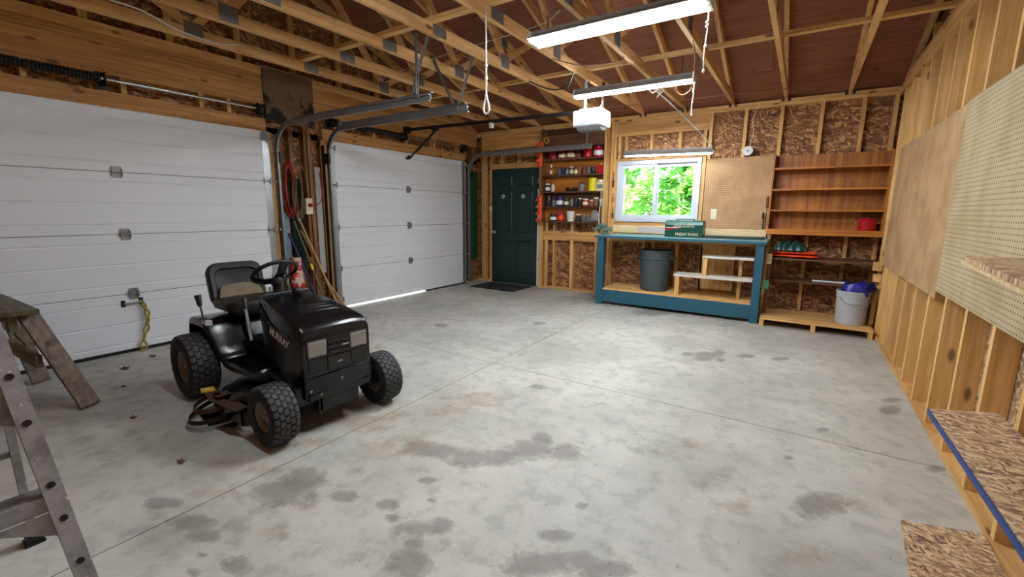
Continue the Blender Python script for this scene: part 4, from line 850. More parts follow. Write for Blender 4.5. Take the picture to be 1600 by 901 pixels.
# ------------------------------------------------------------------ shelf unit by the green door, with everything on it
lu = thing('shelf_unit', 'tall dark brown wall shelf unit full of jars and cans by the green door', 'shelf unit', (1.93,-.08,1.1))
SY0, SY1 = -.165, -.0225
box('side_panel', 1.372, 1.40, SY0, -.0225, 1.12, 2.58, M_DKZ, lu); box('side_panel', 2.452, 2.484, SY0, -.0005, .99, 2.585, M_LZ, lu)
SH = [1.118, 1.355, 1.585, 1.838, 2.085]
for z in SH: box('shelf', 1.401, 2.451, SY0, SY1, z, z+.019, M_DKBD, lu)
for k, (a, b, m) in enumerate(((1.14,1.354,M_VARN),(1.375,1.584,M_DKBD),(1.605,1.837,M_VARN),(1.858,2.084,M_VARN),(2.105,2.29,M_DKBD),(2.292,2.57,M_DKBD))): box('back_board', 1.401, 2.451, -.022, -.0005, a, b, m, lu)
box('fascia', 1.401, 2.451, SY0, SY0+.02, 2.27, 2.46, M_DKBD, lu)
def jar(x, zs, r, h, lab, body, lid=None, lidh=.022, band=None, neck=.85, y=-.1, cat='jar', grp='jars and cans on the brown shelves', name='jar', sq=False):
    z = zs+.0195; t = thing(name, lab, cat, (x,y,z), 0, grp); hb = h-(lidh if lid else 0)
    if sq: bo = MB().box(x-r,x+r,y-r*.7,y+r*.7,z,z+hb).build('body', body, t, bevel=.006)
    else: bo = MB().lathe([(r*.92,z),(r,z+.006),(r,z+hb*.82),(r*neck,z+hb)], (x,y,0), 16).build('body', body, t, smooth=40)
    if band:
        if sq: MB().box(x-r*.8,x+r*.8,y-r*.7-.002,y-r*.7-.0005,z+hb*.25,z+hb*.72).build('label', band, bo)
        else: MB().lathe([(r+.0012,z+hb*.2),(r+.0012,z+hb*.68)], (x,y,0), 16, cap0=False, cap1=False).build('label', band, bo, smooth=40)
    if lid:
        rl = min(r, r*neck+.004); MB().lathe([(rl,z+hb),(rl,z+h-.002),(rl*.9,z+h)], (x,y,0), 16).build('lid', lid, t, smooth=40)
    return t
S1,S2,S3,S4,S5 = SH
J = jar
J(1.575,S5,.07,.135,'plain dark red tin at the end of the top jar shelf, nearest the door',M_DRED,M_DRED)
J(1.735,S5,.066,.13,'dark red tin with a cream flower label on the top jar shelf',M_DRED,M_DRED,band=M_CREAM); J(1.885,S5,.07,.14,'dark red tin with a broad pale label, in the middle of the top shelf',M_DRED,M_RED,band=M_CREAM)
J(2.165,S5,.072,.15,'plain crimson tin on the top jar shelf right of the gap',M_RED,M_RED,name='tin',cat='tin'); J(2.335,S5,.074,.155,'large crimson tin with a white round label on the top jar shelf',M_RED,M_DRED,band=M_PLAS,name='tin',cat='tin')
J(2.01,S5,.045,.11,'dim brown jar on the top jar shelf between red tins',M_BRBOT,M_DKBD)
J(1.535,S4,.024,.175,'slim bottle with white top and brown base on the second shelf down',M_BRBOT,M_PLAS,.05,M_CREAM,.45,name='bottle',cat='bottle')
for k, (x, l, m, b) in enumerate(((1.685,'smoky grey jar, first of the row of small jars after the slim bottle',M_GLS,None),(1.752,'bluish dark jar, second of the row of small jars after the slim bottle',M_NAVY,None),(1.82,'pale grey jar in the middle of the row of small jars',M_GLS,M_GREY),(1.972,'small jar with pale contents, last in its row',M_GLS,M_CREAM))): J(x,S4,.03,.12,l,m,M_DRED,.016,b)
J(1.895,S4,.036,.13,'white lidded jar in the row of small jars, second shelf down',M_BRBOT,M_PLAS,.018,M_CREAM)
for x, l, m in ((2.115,'brown tinted jar, first of three beside the red oil can',M_BRBOT),(2.185,'dull grey jar, middle of three beside the red oil can',M_GLS),(2.262,'black jar with silver contents beside the red oil can',M_DGLS)): J(x,S4,.03,.12,l,m,M_DRED,.016)
J(2.39,S4,.052,.16,'red square oil can with a yellow cap on the second shelf down',M_RED,M_YEL,.03,None,.3,sq=True,name='oil_can',cat='can')
J(1.48,S3,.04,.13,'dark jar with white lid and label at the door end of the middle shelf',M_DGLS,M_PLAS,.02,M_PLAS); J(1.575,S3,.03,.165,'white squeeze bottle with a red tip on the middle shelf',M_CREAM,M_RED,.045,None,.4,name='bottle',cat='bottle')
gg = MB(); 
for s in (-1,1): gg.sphere((1.905+s*.06,-.1,S3+.02+.03), .042, 12, 8, .7)
gg.box(1.87,1.94,-.115,-.085,S3+.0195,S3+.045); solo('goggles', gg, M_BLKPL, 'lumpy black goggles lying on the middle shelf', 'goggles', smooth=50)
J(2.085,S3,.045,.135,'grey tin with a rusty lid beside the yellow tub',M_GREY,M_RUST,.02)
J(2.262,S3,.068,.195,'bright yellow plastic tub on the middle shelf',M_YEL,M_YEL,.03,None,.96,name='tub',cat='tub'); J(2.39,S3,.055,.165,'cream square can with a white lid beside the yellow tub',M_CREAM,M_PLAS,.03,M_GREY,.9,sq=True,name='can',cat='can')
J(1.51,S2,.045,.18,'tall dark bottle shaped jar at the door end of the fourth shelf',M_DGLS,M_DGLS); J(1.60,S2,.037,.115,'grey jar with a rusty lid beside the navy tin',M_GLS,M_RUST,.018)
J(1.705,S2,.055,.155,'navy blue tin with white print on the fourth shelf',M_NAVY,M_NAVY,.02,M_PLAS,name='tin',cat='tin'); J(1.825,S2,.037,.125,'jar with a patchy white label beside the navy tin',M_DGLS,M_RUST,.016,M_CREAM)
for x, l, m in ((1.915,'murky jar, first of three alike in the middle of the fourth shelf',M_GLS),(1.99,'murky jar, second of three alike in the middle of the fourth shelf',M_DGLS),(2.062,'narrow jar with a white rim, third in the middle of the fourth shelf',M_DGLS)): J(x,S2,.032,.125,l,m,M_DSTEEL if x < 2.05 else M_PLAS,.014)
J(2.15,S2,.047,.115,'red labelled jar with a flat white lid on the fourth shelf',M_RED,M_PLAS,.014,M_CREAM); J(2.248,S2,.034,.10,'short jar with a cream lid on the fourth shelf',M_BRBOT,M_CREAM,.018); J(2.325,S2,.042,.135,'jar with a cream lid, taller of the two beside the pale funnel',M_BRBOT,M_CREAM,.02)
fn = thing('funnel', 'pale blue grey plastic funnel standing on the fourth shelf', 'funnel', (2.41,-.1,S2+.0195)); MB().lathe([(.012,S2+.0195),(.014,S2+.07),(.036,S2+.12),(.038,S2+.13),(.033,S2+.128),(.010,S2+.07)], (2.41,-.1,0), 16).build('cone', plain('pale_blue_plastic',(178,196,206),.4), fn, smooth=40)
J(1.60,S1,.057,.13,'jar with a white label and dark red lid on the lowest shelf',M_DGLS,M_DRED,.03,M_PLAS); J(1.735,S1,.055,.145,'red coffee can with an orange label on the lowest shelf',M_RED,M_RED,.02,M_ORANGE,name='can',cat='can')
cu_ = thing('white_tub', 'open white plastic tub on the lowest brown shelf', 'tub', (1.905,-.1,S1+.0195)); MB().lathe([(.052,S1+.0195),(.066,S1+.18),(.068,S1+.182),(.064,S1+.182),(.05,S1+.03)], (1.905,-.1,0), 20).build('body', M_PLAS, cu_, smooth=40)
J(2.035,S1,.038,.115,'dark jar with a white lid beside the open white tub',M_DGLS,M_PLAS,.016); J(2.135,S1,.033,.11,'small jar of screws with a grey lid on the lowest shelf',M_GLS,M_GREY,.014); J(2.20,S1,.03,.10,'squat jar tucked against the grey plastic bag',M_GLS,M_SILVER,.014)
bg2 = []
for k, (rr, z) in enumerate(((.06,.02),(.085,.04),(.09,.09),(.06,.15),(.03,.19),(.012,.2))): bg2.append([(2.31+rr*(1+.2*math.sin(3*a+k))*math.cos(a), -.095+.65*rr*math.sin(a), S1+z+.01*math.sin(4*a+k)) for a in [2*math.pi*i/16 for i in range(16)]])
bm2 = MB().loft(bg2); mz = min(p[2] for p in bm2.v); bm2.v = [(p[0],p[1],max(p[2],S1+.0195)) for p in bm2.v]
solo('grey_bag', bm2, plain('grey_bag_plastic',(130,122,120),.45,0,.2,20), 'crumpled grey plastic bag on the lowest brown shelf', 'bag', smooth=50)
tr_ = thing('tape_roll', 'roll of yellow tape hung high on the brown shelf unit', 'tape', (1.485,-.18,2.36)); MB().lathe([(.028,-.0),(.045,-.0),(.045,-.03),(.028,-.03)], (1.485,SY0-.0005,2.395), 20, 'y', False, False).loft([[(1.485+.028*math.sin(a),SY0-.0005,2.395+.028*math.cos(a)) for a in [2*math.pi*i/20 for i in range(20)]],[(1.485+.028*math.sin(a),SY0-.0305,2.395+.028*math.cos(a)) for a in [2*math.pi*i/20 for i in range(20)]]], False, False).build('roll', plain('tape_yellow',(196,150,52),.5), tr_, smooth=40); MB().bar((1.46,SY0-.018,2.37),(1.51,SY0-.018,2.42),.012,.005).build('core_strip', M_DKBD, tr_)
solo('white_cable', MB().tube(smoothpath([(2.43,-.17,1.60),(2.435,-.175,1.5),(2.42,-.17,1.35),(2.415,-.18,1.2),(2.43,-.2,1.1)]), .006, 6), M_WIREW, 'white cable hanging down the edge of the brown shelf unit', 'cable', smooth=60)
def flag(label, x, y, z0, z1, n, seed, wd):
    rg = random.Random(seed); mb = MB(); pts = []
    for k in range(n+1):
        z = z0+(z1-z0)*k/n; a = k*1.9+seed; pts.append([(x-wd*(1+.3*math.sin(a)), y-.02-.03*math.sin(a), z), (x-wd*.2, y-.045-.02*math.cos(a*1.3), z+.03*math.sin(a)), (x+wd*.9, y-.015-.02*math.cos(a), z+.02), (x+wd*.8, y, z), (x-wd*.9, y, z)])
    mb.loft(pts)
    for k in range(0, n, 2):
        z = z0+(z1-z0)*k/n; mb.add([(x-wd,y-.03,z+.05),(x-wd-.045,y-.05,z+.015),(x-wd,y-.028,z-.0),(x-wd,y-.02,z+.02)], [(0,1,3),(1,2,3),(0,3,2),(0,2,1)])
    return solo('safety_flag', mb, M_ORANGE, label, 'flag', 'orange flagging by the green door', smooth=60)
flag('long ragged strip of orange flagging hanging beside the green door', 1.395, -.168, 1.13, 1.56, 8, 2, .034)
flag('short strip of orange flagging above the corner of the green door', 1.388, -.168, 2.0, 2.20, 5, 5, .03)
flag('small bundle of orange flagging high beside the yellow tape roll', 1.40, -.168, 2.29, 2.37, 3, 7, .03)
# ------------------------------------------------------------------ door mat, left corner board
mt = MB().box(.30, 1.19, -.66, -.06, .0005, .012); solo('door_mat', mt, M_MAT, 'flat black door mat in front of the green door', 'mat', bevel=.003)
solo('painted_board', MB().box(LX+.001, LX+.02, -.30, -.015, .42, 1.98), M_GRN2, 'green painted board in the corner beside the opener door track', 'board')
# ------------------------------------------------------------------ post between the garage doors: cords and poles
plate('outlet_box', 'ivory outlet with a red plug on the post between the garage doors', -3.365, 1.33, LX+.001, .085, .19, 'x')
t = thing('red_plug', 'red plug and lead in the outlet between the garage doors', 'plug', (.02,-3.36,1.33)); MB().lathe([(.02,0),(.022,.03),(.01,.05)], (LX+.055,-3.365,1.345), 12, 'x').build('plug', M_RED, t, smooth=40)
MB().tube(smoothpath([(LX+.10,-3.365,1.345),(.09,-3.30,1.36),(.05,-3.22,1.45),(.0,-3.19,1.6),(.0,-3.2,1.75)]), .006, 6).build('lead', M_RCORD, t, smooth=60)
def coil(label, y, z, ry, rz_, turns, m, x0, r=.007):
    pts = []
    for k in range(turns*16+1):
        a = 2*math.pi*k/16; q = 1-.12*math.sin(k*.7); pts.append((x0+.05*k/(turns*16)+.008*math.sin(k*2.1), y+ry*q*math.cos(a)+.02*math.sin(k*.37), z+rz_*q*math.sin(a)))
    mb = MB().tube(pts, r, 6); return solo('cord_coil', mb, m, label, 'cord', 'coiled cords between the garage doors', smooth=60)
coil('coiled reddish extension cord hanging on the post between the garage doors', -3.60, 1.52, .07, .30, 7, M_RCORD, LX+.03)
coil('coiled tan cord hanging beside the reddish one on the post', -3.52, 1.46, .06, .26, 4, M_WIRE, LX+.06, .006)
cable('tan cable running down the post from the grimy board to the outlet', [(LX+.03,-3.52,2.2),(LX+.03,-3.5,2.0),(LX+.04,-3.46,1.85),(LX+.03,-3.38,1.7),(LX+.02,-3.36,1.44)], M_WIRE, .007)
ta = []
for k in range(11):
    z = .55+1.1*k/10; ta.append([(LX+.012+.02*math.sin(i*1.7+k*.3)+(.02 if 0 < i < 8 else 0), -3.50+.14*(i/8-.5)*(1-.2*math.sin(k)), z) for i in range(9)]+[(LX+.003, -3.50+.14*(.5-i/8), z) for i in range(9)])
solo('hung_tarp', MB().loft(ta), plain('dark_green_cloth',(16,50,40),.8,0,.3,14), 'dark green cloth hanging behind the cords on the post', 'cloth', smooth=50)
solo('blue_board', MB().box(LX+.001, LX+.012, -3.69, -3.61, .55, 1.25), plain('faded_blue_paint',(126,150,164),.7,0,.25,9), 'faded blue painted board on the post behind the poles', 'board')
solo('brown_board', MB().box(LX+.001, LX+.02, -3.32, -3.27, .1, 2.2), M_DKZ, 'dark brown upright strip beside the outlet on the post', 'board'); solo('white_board', MB().box(LX+.001, LX+.014, -3.245, -3.17, .5, 1.8), plain('streaky_white',(176,172,170),.7,0,.3,12), 'streaky white upright strip next to the opener door track', 'board')
def pole(label, a, b, r, m, tip=None, grip=None):
    t = thing('pole', label, 'pole', b, 0, 'poles leaning between the garage doors')
    MB().tube([b, a], r, 10).build('shaft', m, t, smooth=60)
    if tip: A, B = Vector(a), Vector(b); MB().tube([A-(A-B)*.06, A+(A-B)*.0], r*1.15, 10).build('tip', tip, t, smooth=60)
    if grip: A, B = Vector(a), Vector(b); MB().tube([B+(A-B)*.5, B+(A-B)*.56], r*1.6, 10).build('tag', grip, t, smooth=60)
pole('tan wooden pole with a white tip, leaning highest between the garage doors', (.02,-3.545,1.24), (.30,-3.22,.0), .014, M_POLE, M_PLAS)
pole('tan wooden pole leaning just behind the white tipped one', (.0,-3.50,1.05), (.26,-3.16,.0), .013, M_POLE)
pole('short tan wooden pole leaning lowest between the garage doors', (.03,-3.42,.72), (.33,-3.12,.0), .013, M_POLE)
pole('dark blue pole leaning between the garage doors', (.02,-3.66,1.02), (.24,-3.42,.0), .013, M_NAVY)
pole('thin greenish pole with a yellow tag leaning between the garage doors', (.01,-3.58,1.16), (.25,-3.34,.0), .011, plain('olive_metal',(110,104,70),.5,.3), None, M_YEL)
rb = []; rg = random.Random(8)
for k in range(9):
    z = .0+.74*k/8; q = 1-.35*(k/8)**2; rb.append([(.065+.08*q*(1+.12*math.sin(3*a+k))*math.cos(a), -3.625+.085*q*(1+.1*math.sin(4*a+k*1.3))*math.sin(a), z) for a in [2*math.pi*i/18 for i in range(18)]])
g = G('printed_bag', .4); v = g.coord(); f = g.noise(v, 9, 3, .6); g.base(g.ramp(f, [(0,C(200,180,170)),(.42,C(214,190,180)),(.46,C(196,40,30)),(.6,C(206,70,40)),(.68,C(230,206,190)),(1,C(120,110,120))], 'CONSTANT'))
solo('printed_bag', MB().loft(rb), g.m, 'red and white printed plastic sack standing between the garage doors', 'sack', smooth=50)
# ------------------------------------------------------------------ sawhorse
sa = thing('sawhorse', 'weathered wooden sawhorse beside the ladder', 'sawhorse', (.45,-5.98,0))
MB().hexa([(.93,-5.90,.61),(-.35,-5.93,.61),(-.35,-6.12,.61),(.85,-6.10,.61),(.94,-5.90,.648),(-.35,-5.93,.648),(-.35,-6.12,.648),(.86,-6.10,.648)]).build('top_plank', M_OLD, sa, bevel=.004)
box('top_rail', -.3, .82, -6.03, -5.99, .50, .6095, M_OLD, sa, .003)
def leg(x0, x1, y0, y1): MB().bar((x0,y0,.60),(x1,y1,.012),.04,.10,(0,1,0)).build('leg', M_OLDZ, sa, bevel=.003)
leg(.80,1.20,-5.935,-5.79); leg(.80,1.05,-6.08,-6.27); leg(.10,.36,-5.94,-5.86); leg(-.1,-.3,-6.08,-6.27)
MB().bar((.22,-5.97,.30),(.92,-5.94,.30),.035,.085).build('cross_rail', M_OLD, sa, bevel=.003)
MB().bar((.45,-5.92,.42),(.62,-5.90,.36),.09,.03).build('wedge', M_OLD, sa)
# ------------------------------------------------------------------ stepladder
la = thing('stepladder', 'old paint spotted aluminium stepladder at the edge of the garage', 'ladder', (2.85,-6.45,0))
FX, FY, K1, K2 = 3.09, -6.225, -.24, -.09
def rail(y, s, k2):
    p = Vector((FX,y,0)); q = Vector((FX+K1*1.25, y+k2*1.25, 1.25))
    a = (q-p).normalized(); nx = Vector((0,1,0)); f = a.cross(nx).normalized(); w_ = nx
    def P(u, v_, t): return tuple(p+a*t+w_*(u*s)+f*v_)
    L_ = (q-p).length; m = MB()
    prof = [(0,.0),(.0,.026),(-.050,.026),(-.050,-.0),(-.047,.0),(-.047,.023),(-.003,.023),(-.003,.0)]
    m.loft([[P(u,-v_+.013,t) for u,v_ in prof] for t in (0,L_)]); return m.build('front_rail', M_ALU, la), P
r_, P = rail(FY, 1, K2); rail(FY-.44, -1, -K2*.0)
for t_ in (.12,.28,.40,.62,.78,.95): 
    c = Vector(P(-.025,.0,t_)); d = Vector((1,0,.22)).normalized()
    MB().tube([c+d*.0125, c+d*.0165], .011, 8).build('rivet', M_BLKC, la)
for z in (.355, .735, 1.1):
    x = FX+K1*z; y1 = FY+K2*z-.03; y0 = FY-.44+.06
    sp_ = MB().box(x-.085,x+.002,y0,y1,z-.004,z).box(x-.002,x+.002,y0,y1,z-.055,z-.004).box(x-.085,x-.082,y0,y1,z-.05,z-.004).build('step', M_ALU, la)
    gv = MB()
    for k in range(6): gv.box(x-.078+.013*k,x-.073+.013*k,y0,y1,z,z+.002)
    tag(gv.build('tread_ribs', M_ALU, sp_), kind='stuff')
    MB().prism([(y1,z-.057),(y1-.16,z-.057),(y1,z-.15)], 'x', x+.006, x+.009).build('gusset', M_ALU, sp_); MB().prism([(y0,z-.057),(y0+.16,z-.057),(y0,z-.15)], 'x', x+.006, x+.009).build('gusset', M_ALU, sp_)
for y, yt in ((-6.30,-6.335), (-6.60,-6.60)):
    MB().bar((2.605,y,.03),(2.80,yt,1.2),.03,.022,(0,1,0)).build('rear_leg', M_ALU, la)
    MB().box(2.575,2.635,y-.028,y+.028,.0,.012).box(2.58,2.63,y-.022,y+.022,.012,.05).build('foot', M_BLKPL, la)
MB().bar((2.65,-6.60,.4),(2.65,-6.305,.4),.02,.02).build('rear_brace', M_ALU, la)
MB().box(2.74,2.86,-6.66,-6.30,1.19,1.225).build('top_cap', M_ALU, la, bevel=.006)
# dry leaves on the floor
def leafthing(label, x, y, s, a, m):
    v = []; n = 10
    for k in range(n):
        t_ = 2*math.pi*k/n; r_2 = s*(1 if k % 2 else .5); v.append((x+r_2*math.cos(t_+a), y+r_2*math.sin(t_+a)*.6, .004+(.006 if k % 2 else .0)))
    mb = MB().add([(p[0],p[1],p[2]) for p in v]+[(p[0],p[1],p[2]+.0012) for p in v]+[(x,y,.001),(x,y,.0022)], [(k,(k+1)%n,20) for k in range(n)]+[(k+n,(k+1)%n+n,21) for k in range(n)]+[(k,(k+1)%n,(k+1)%n+n,k+n) for k in range(n)])
    return solo('leaf', mb, m, label, 'leaf', 'dry leaves on the concrete')
for lb, x, y, s, a in (('dry leaf lying between the ladder and the mower front wheel', 2.437,-5.742,.035,.4),('brown leaf near the bottom of the mower side garage door',.49,-5.41,.06,1.),('dry leaf lying near the sawhorse foot',1.622,-5.696,.035,2.),('brown leaf close to the yellow pull rope',.30,-5.16,.05,.2),('small leaf scrap behind the mower rear wheel',.95,-5.55,.03,.9)): leafthing(lb, x, y, s, a, M_LEAF)
leafthing('reddish leaf on the concrete under the workbench front', 2.947,-.615,.07,.3, plain('red_leaf',(150,60,60),.8))
# ------------------------------------------------------------------ riding mower (x forward, y to its left, origin on the floor under the rear axle)
mw = thing('riding_mower', 'old black riding lawn mower with headlamps parked on the concrete', 'mower', (1.57,-4.93,0), R(-3.5))
def B(mb, name, m, par=None, smooth=None, bevel=0., seg=2): return mb.build(name, m, par or mw, smooth, bevel, True, seg)
def wheel(x, y, rad, wd, rimr, rows, cols, side):
    w_ = wd/2
    tp = [(rimr,-w_*.80),(rimr*1.05,-w_*.92),(rad*.72,-w_*1.0),(rad*.88,-w_*.97),(rad*.955,-w_*.82),(rad*.975,-w_*.5),(rad*.978,0),(rad*.975,w_*.5),(rad*.955,w_*.82),(rad*.88,w_*.97),(rad*.72,w_*1.0),(rimr*1.05,w_*.92),(rimr,w_*.80)]
    t = B(MB().lathe([(r_,o) for r_,o in tp], (x,y,rad), 40, 'y', False, False), 'wheel', M_RUB, None, 50)
    s = side
    B(MB().lathe([(rimr,s*w_*.82),(rimr*.9,s*w_*.86),(rimr*.86,s*w_*.7),(rimr*.8,s*w_*.35),(rimr*.45,s*w_*.3),(rimr*.38,s*w_*.5),(rimr*.16,s*w_*.52),(rimr*.12,s*w_*.75),(.001,s*w_*.78)], (x,y,rad), 32, 'y', False, True), 'rim', M_RIM, t, 40)
    B(MB().lathe([(rimr,-s*w_*.82),(rimr*.85,-s*w_*.6),(rimr*.3,-s*w_*.3),(.001,-s*w_*.3)], (x,y,rad), 24, 'y', False, True), 'rim', M_RIM, t, 40)
    tr = MB(); n = rows; r0 = rad*.955
    for k in range(n):
        for c in range(cols):
            a0 = 2*math.pi*(k+.5*(c % 2))/n; aw = 2*math.pi/n*.36
            y0 = -w_*.93+2*w_*.93*c/cols; y1 = y0+2*w_*.93/cols*.84
            def rr(yy, top):
                q = abs(yy)/w_; base_ = rad*(1-.045*max(0,(q-.55)/.4)**2) if q > .55 else rad
                return (base_*.998 if top else base_*.94)
            pts = []
            for top in (0, 1):
                for aa, yy in ((a0-aw,y0),(a0-aw*.55,(y0+y1)/2),(a0-aw,y1),(a0+aw,y1),(a0+aw*1.45,(y0+y1)/2),(a0+aw,y0)):
                    r_ = rr(yy, top); pts.append((x+r_*math.sin(aa), y+yy, rad+r_*math.cos(aa)))
            tr.add(pts, [(11,10,9,8,7,6),(0,1,7,6),(1,2,8,7),(2,3,9,8),(3,4,10,9),(4,5,11,10),(5,0,6,11)])
    tag(B(tr, 'tread', M_TREAD, t), kind='stuff')
FXL, RX = 1.095, 0.
wheel(FXL, -.36, .172, .148, .085, 26, 5, -1); wheel(FXL, .35, .172, .148, .085, 26, 5, 1)
for y in (-.365+.06, .355-.06): pass
wheel(RX, -.37, .222, .18, .11, 28, 5, -1); wheel(RX, .37, .222, .18, .11, 28, 5, 1)
# inner faces of the front wheels show their hubs
for y, s in ((.355,-1),(-.365,1)): B(MB().lathe([(.04,s*.05),(.04,s*.10),(.02,s*.12)], (FXL,y,.172), 16, 'y'), 'hub', M_DSTEEL, None, 40)
# chassis, axles
B(MB().box(-.20,1.18,-.15,.15,.24,.38).box(-.15,.14,-.26,.26,.26,.50), 'chassis', M_BLACK, None, None, .01)
B(MB().box(FXL-.03,FXL+.03,-.27,.27,.17,.21).bar((FXL,-.13,.21),(FXL,.13,.21),.05,.06), 'front_axle', M_BLACK)
for s in (-1,1):
    B(MB().tube([(FXL,s*.262,.14),(FXL,s*.262,.30)], .022, 10).box(FXL-.10,FXL+.015,s*.262-.012,s*.262+.012,.265,.285).tube([(FXL-.09,s*.262,.28),(FXL-.05,s*.02,.26)], .010, 8), 'spindle', M_DSTEEL, None, 50)
B(MB().tube([(0,-.30,.222),(0,.30,.222)], .022, 10), 'rear_axle', M_DSTEEL)
# rear body: one curved sheet of fender, dash side and footboard on each side, tunnel between
prof = [(-.165,.40),(-.16,.47),(-.145,.518),(-.11,.538),(.05,.542),(.105,.532),(.15,.495),(.195,.42),(.24,.345),(.285,.305),(.33,.292),(.66,.285),(.685,.292)]
prof2 = smoothpath([(a,0,b) for a,b in prof], 3); prof2 = [(p.x,p.z) for p in prof2]
for s in (-1,1):
    def yo(x): return .335 if x < .12 else .335-.035*min(1,(x-.12)/.15)-.05*max(0,(x-.35)/.33)**2
    rings = []
    for x, z in prof2:
        o = yo(x); rings.append([(x,s*.10,z),(x,s*(o-.015),z),(x,s*o,z-.014),(x,s*(o+.002),z-.045),(x,s*(o-.006),z-.045),(x,s*(o-.009),z-.014),(x,s*(o-.018),z-.008),(x,s*.10,z-.008)])
    B(MB().loft(rings), 'fender', M_BLACK, None, 40)
    rb = MB()
    for k in range(9): rb.box(.37+.031*k,.383+.031*k,min(s*.13,s*.28),max(s*.13,s*.28),.2855,.2925)
    B(rb, 'foot_grip', M_BLKPL)
B(MB().box(-.16,.06,-.11,.11,.44,.541).prism([(.06,.541),(.19,.50),(.24,.40),(.50,.40),(.50,.28),(.06,.28)], 'y', -.11, .11), 'tunnel', M_BLACK, None, None, .012)
B(MB().box(-.18,-.161,-.32,.32,.36,.52), 'rear_panel', M_BLACK, None, None, .01)
# hood
def hsec(x, hw, zt, zb, r, crown=.012):
    pts = [(x,-hw,zb)]
    for k in range(7):
        a = R(180-15*k); pts.append((x,-hw+r+r*math.cos(a)+0, zt-r+r*math.sin(a)))
    for q in (-.5,0,.5): pts.append((x,q*hw,zt+crown*(1-q*q)))
    for k in range(7):
        a = R(90-15*k); pts.append((x,hw-r+r*math.cos(a), zt-r+r*math.sin(a)))
    pts.append((x,hw,zb)); return pts
S = [hsec(.60,.165,.742,.50,.03),hsec(.66,.18,.735,.46,.03),hsec(.80,.20,.714,.38,.032),hsec(.95,.214,.690,.30,.034),hsec(1.06,.222,.662,.245,.036),hsec(1.12,.225,.648,.225,.034),hsec(1.155,.224,.632,.222,.034),hsec(1.176,.221,.608,.223,.034),hsec(1.186,.217,.575,.224,.03)]
hood = B(MB().loft(S, True, True, False), 'hood', M_BLACK, None, 38)
# side panel crease, louvres on top
for k in range(3): 
    x = .90+.042*k; z = .712-.19*(x-.86); B(MB().hexa([(x,-.10,z-.004),(x+.014,-.10,z-.006),(x+.014,.15,z-.006),(x,.15,z-.004),(x+.003,-.095,z+.014),(x+.012,-.095,z+.011),(x+.012,.145,z+.011),(x+.003,.145,z+.014)]), 'louvre', M_BLACK, hood, None, .002)
B(MB().tube(smoothpath([(.62,-.176,.70),(.70,-.19,.655),(.80,-.203,.61),(.93,-.215,.58),(1.05,-.224,.572)]), .006, 6), 'side_crease', M_BLACK, hood, 60)
# nose: lamps, grille slots, badge panel, bumper
fx = 1.187
for s in (-1,1):
    lm = B(MB().box(fx-.02,fx+.010,s*.135-.058,s*.135+.058,.462,.556), 'headlamp', M_LAMP, None, None, .008)
    B(MB().box(fx-.02,fx+.006,s*.135-.064,s*.135+.064,.455,.562), 'lamp_bezel', M_BLKPL, lm, None, .006)
    B(MB().box(fx-.02,fx+.006,s*.135-.056,s*.135+.056,.372,.445), 'side_recess', M_BLKPL, None, None, .004)
gr = B(MB().box(fx-.02,fx+.003,-.072,.072,.455,.558), 'grille', M_BLKC)
for z in (.472,.505,.538): B(MB().box(fx,fx+.012,-.07,.07,z-.010,z+.008), 'grille_bar', M_BLACK, gr, None, .004)
B(MB().box(fx+.0122,fx+.0132,.02,.066,.497,.505), 'bright_chip', M_SILVER, gr)
bp = B(MB().box(fx-.02,fx+.006,-.075,.075,.358,.445), 'badge_panel', M_BLACK, None, None, .004)
B(MB().prism([(-.018,.398),(-.010,.408),(-.002,.404),(.006,.412),(.014,.406),(.024,.398),(.006,.401)], 'x', fx+.0061, fx+.0075), 'badge', M_SILVER, bp)
B(MB().loft([[(fx+.004,-.21,z),(fx+.014,-.10,z),(fx+.018,0,z),(fx+.014,.10,z),(fx+.004,.21,z),(fx-.06,.225,z),(fx-.06,-.225,z)] for z in (.245,.345)]), 'lower_nose', M_BLACK, None, None, .008)
B(MB().box(1.13,1.195,-.20,.20,.205,.244).box(1.175,1.185,-.12,.12,.12,.20).box(1.185,1.19,-.09,.05,.165,.172), 'bumper', M_BLACK, None, None, .004)
for s in (-1,1): B(MB().box(1.10,1.17,s*.12-.012,s*.12+.012,.10,.25), 'deck_hanger', M_BLACK); B(MB().box(1.12,1.16,s*.235-.03,s*.235+.03,.22,.29), 'axle_bracket', M_BLACK, None, None, .006)
for y, z in ((-.19,.27),(.0,.30),(-.13,.235)): B(MB().lathe([(.007,0),(.007,.006),(.003,.008)], (fx+.006 if abs(y) > .1 else fx+.018,y,z), 10, 'x'), 'screw', M_SILVER)
# side lettering
def flat_text(body, size, p, xdir, zdir, m, name='lettering', par=None, shear=.25, bold=.0022):
    xd = Vector(xdir).normalized(); zd = Vector(zdir); zd = (zd-xd*zd.dot(xd)).normalized(); nd = xd.cross(zd)
    M = Matrix(((xd.x,zd.x,nd.x,p[0]),(xd.y,zd.y,nd.y,p[1]),(xd.z,zd.z,nd.z,p[2]),(0,0,0,1)))
    cu = bpy.data.curves.new(name, 'FONT'); cu.body = body; cu.size = size; cu.extrude = .0007; cu.shear = shear; cu.offset = bold; cu.materials.append(m)
    o = bpy.data.objects.new(name, cu); COL.objects.link(o); o.parent = par or mw; o.matrix_local = M; return to_mesh(o)
flat_text('MURRAY', .066, (.775,-.2025,.545), (1,-.075,-.19), (0,0,1), plain('silver_decal',(205,207,210),.4,.0,.1,20,0), par=hood)
B(MB().bar((.76,-.2015,.612),(1.02,-.2215,.566),.0015,.005), 'decal_stripe', M_LAMP, hood)
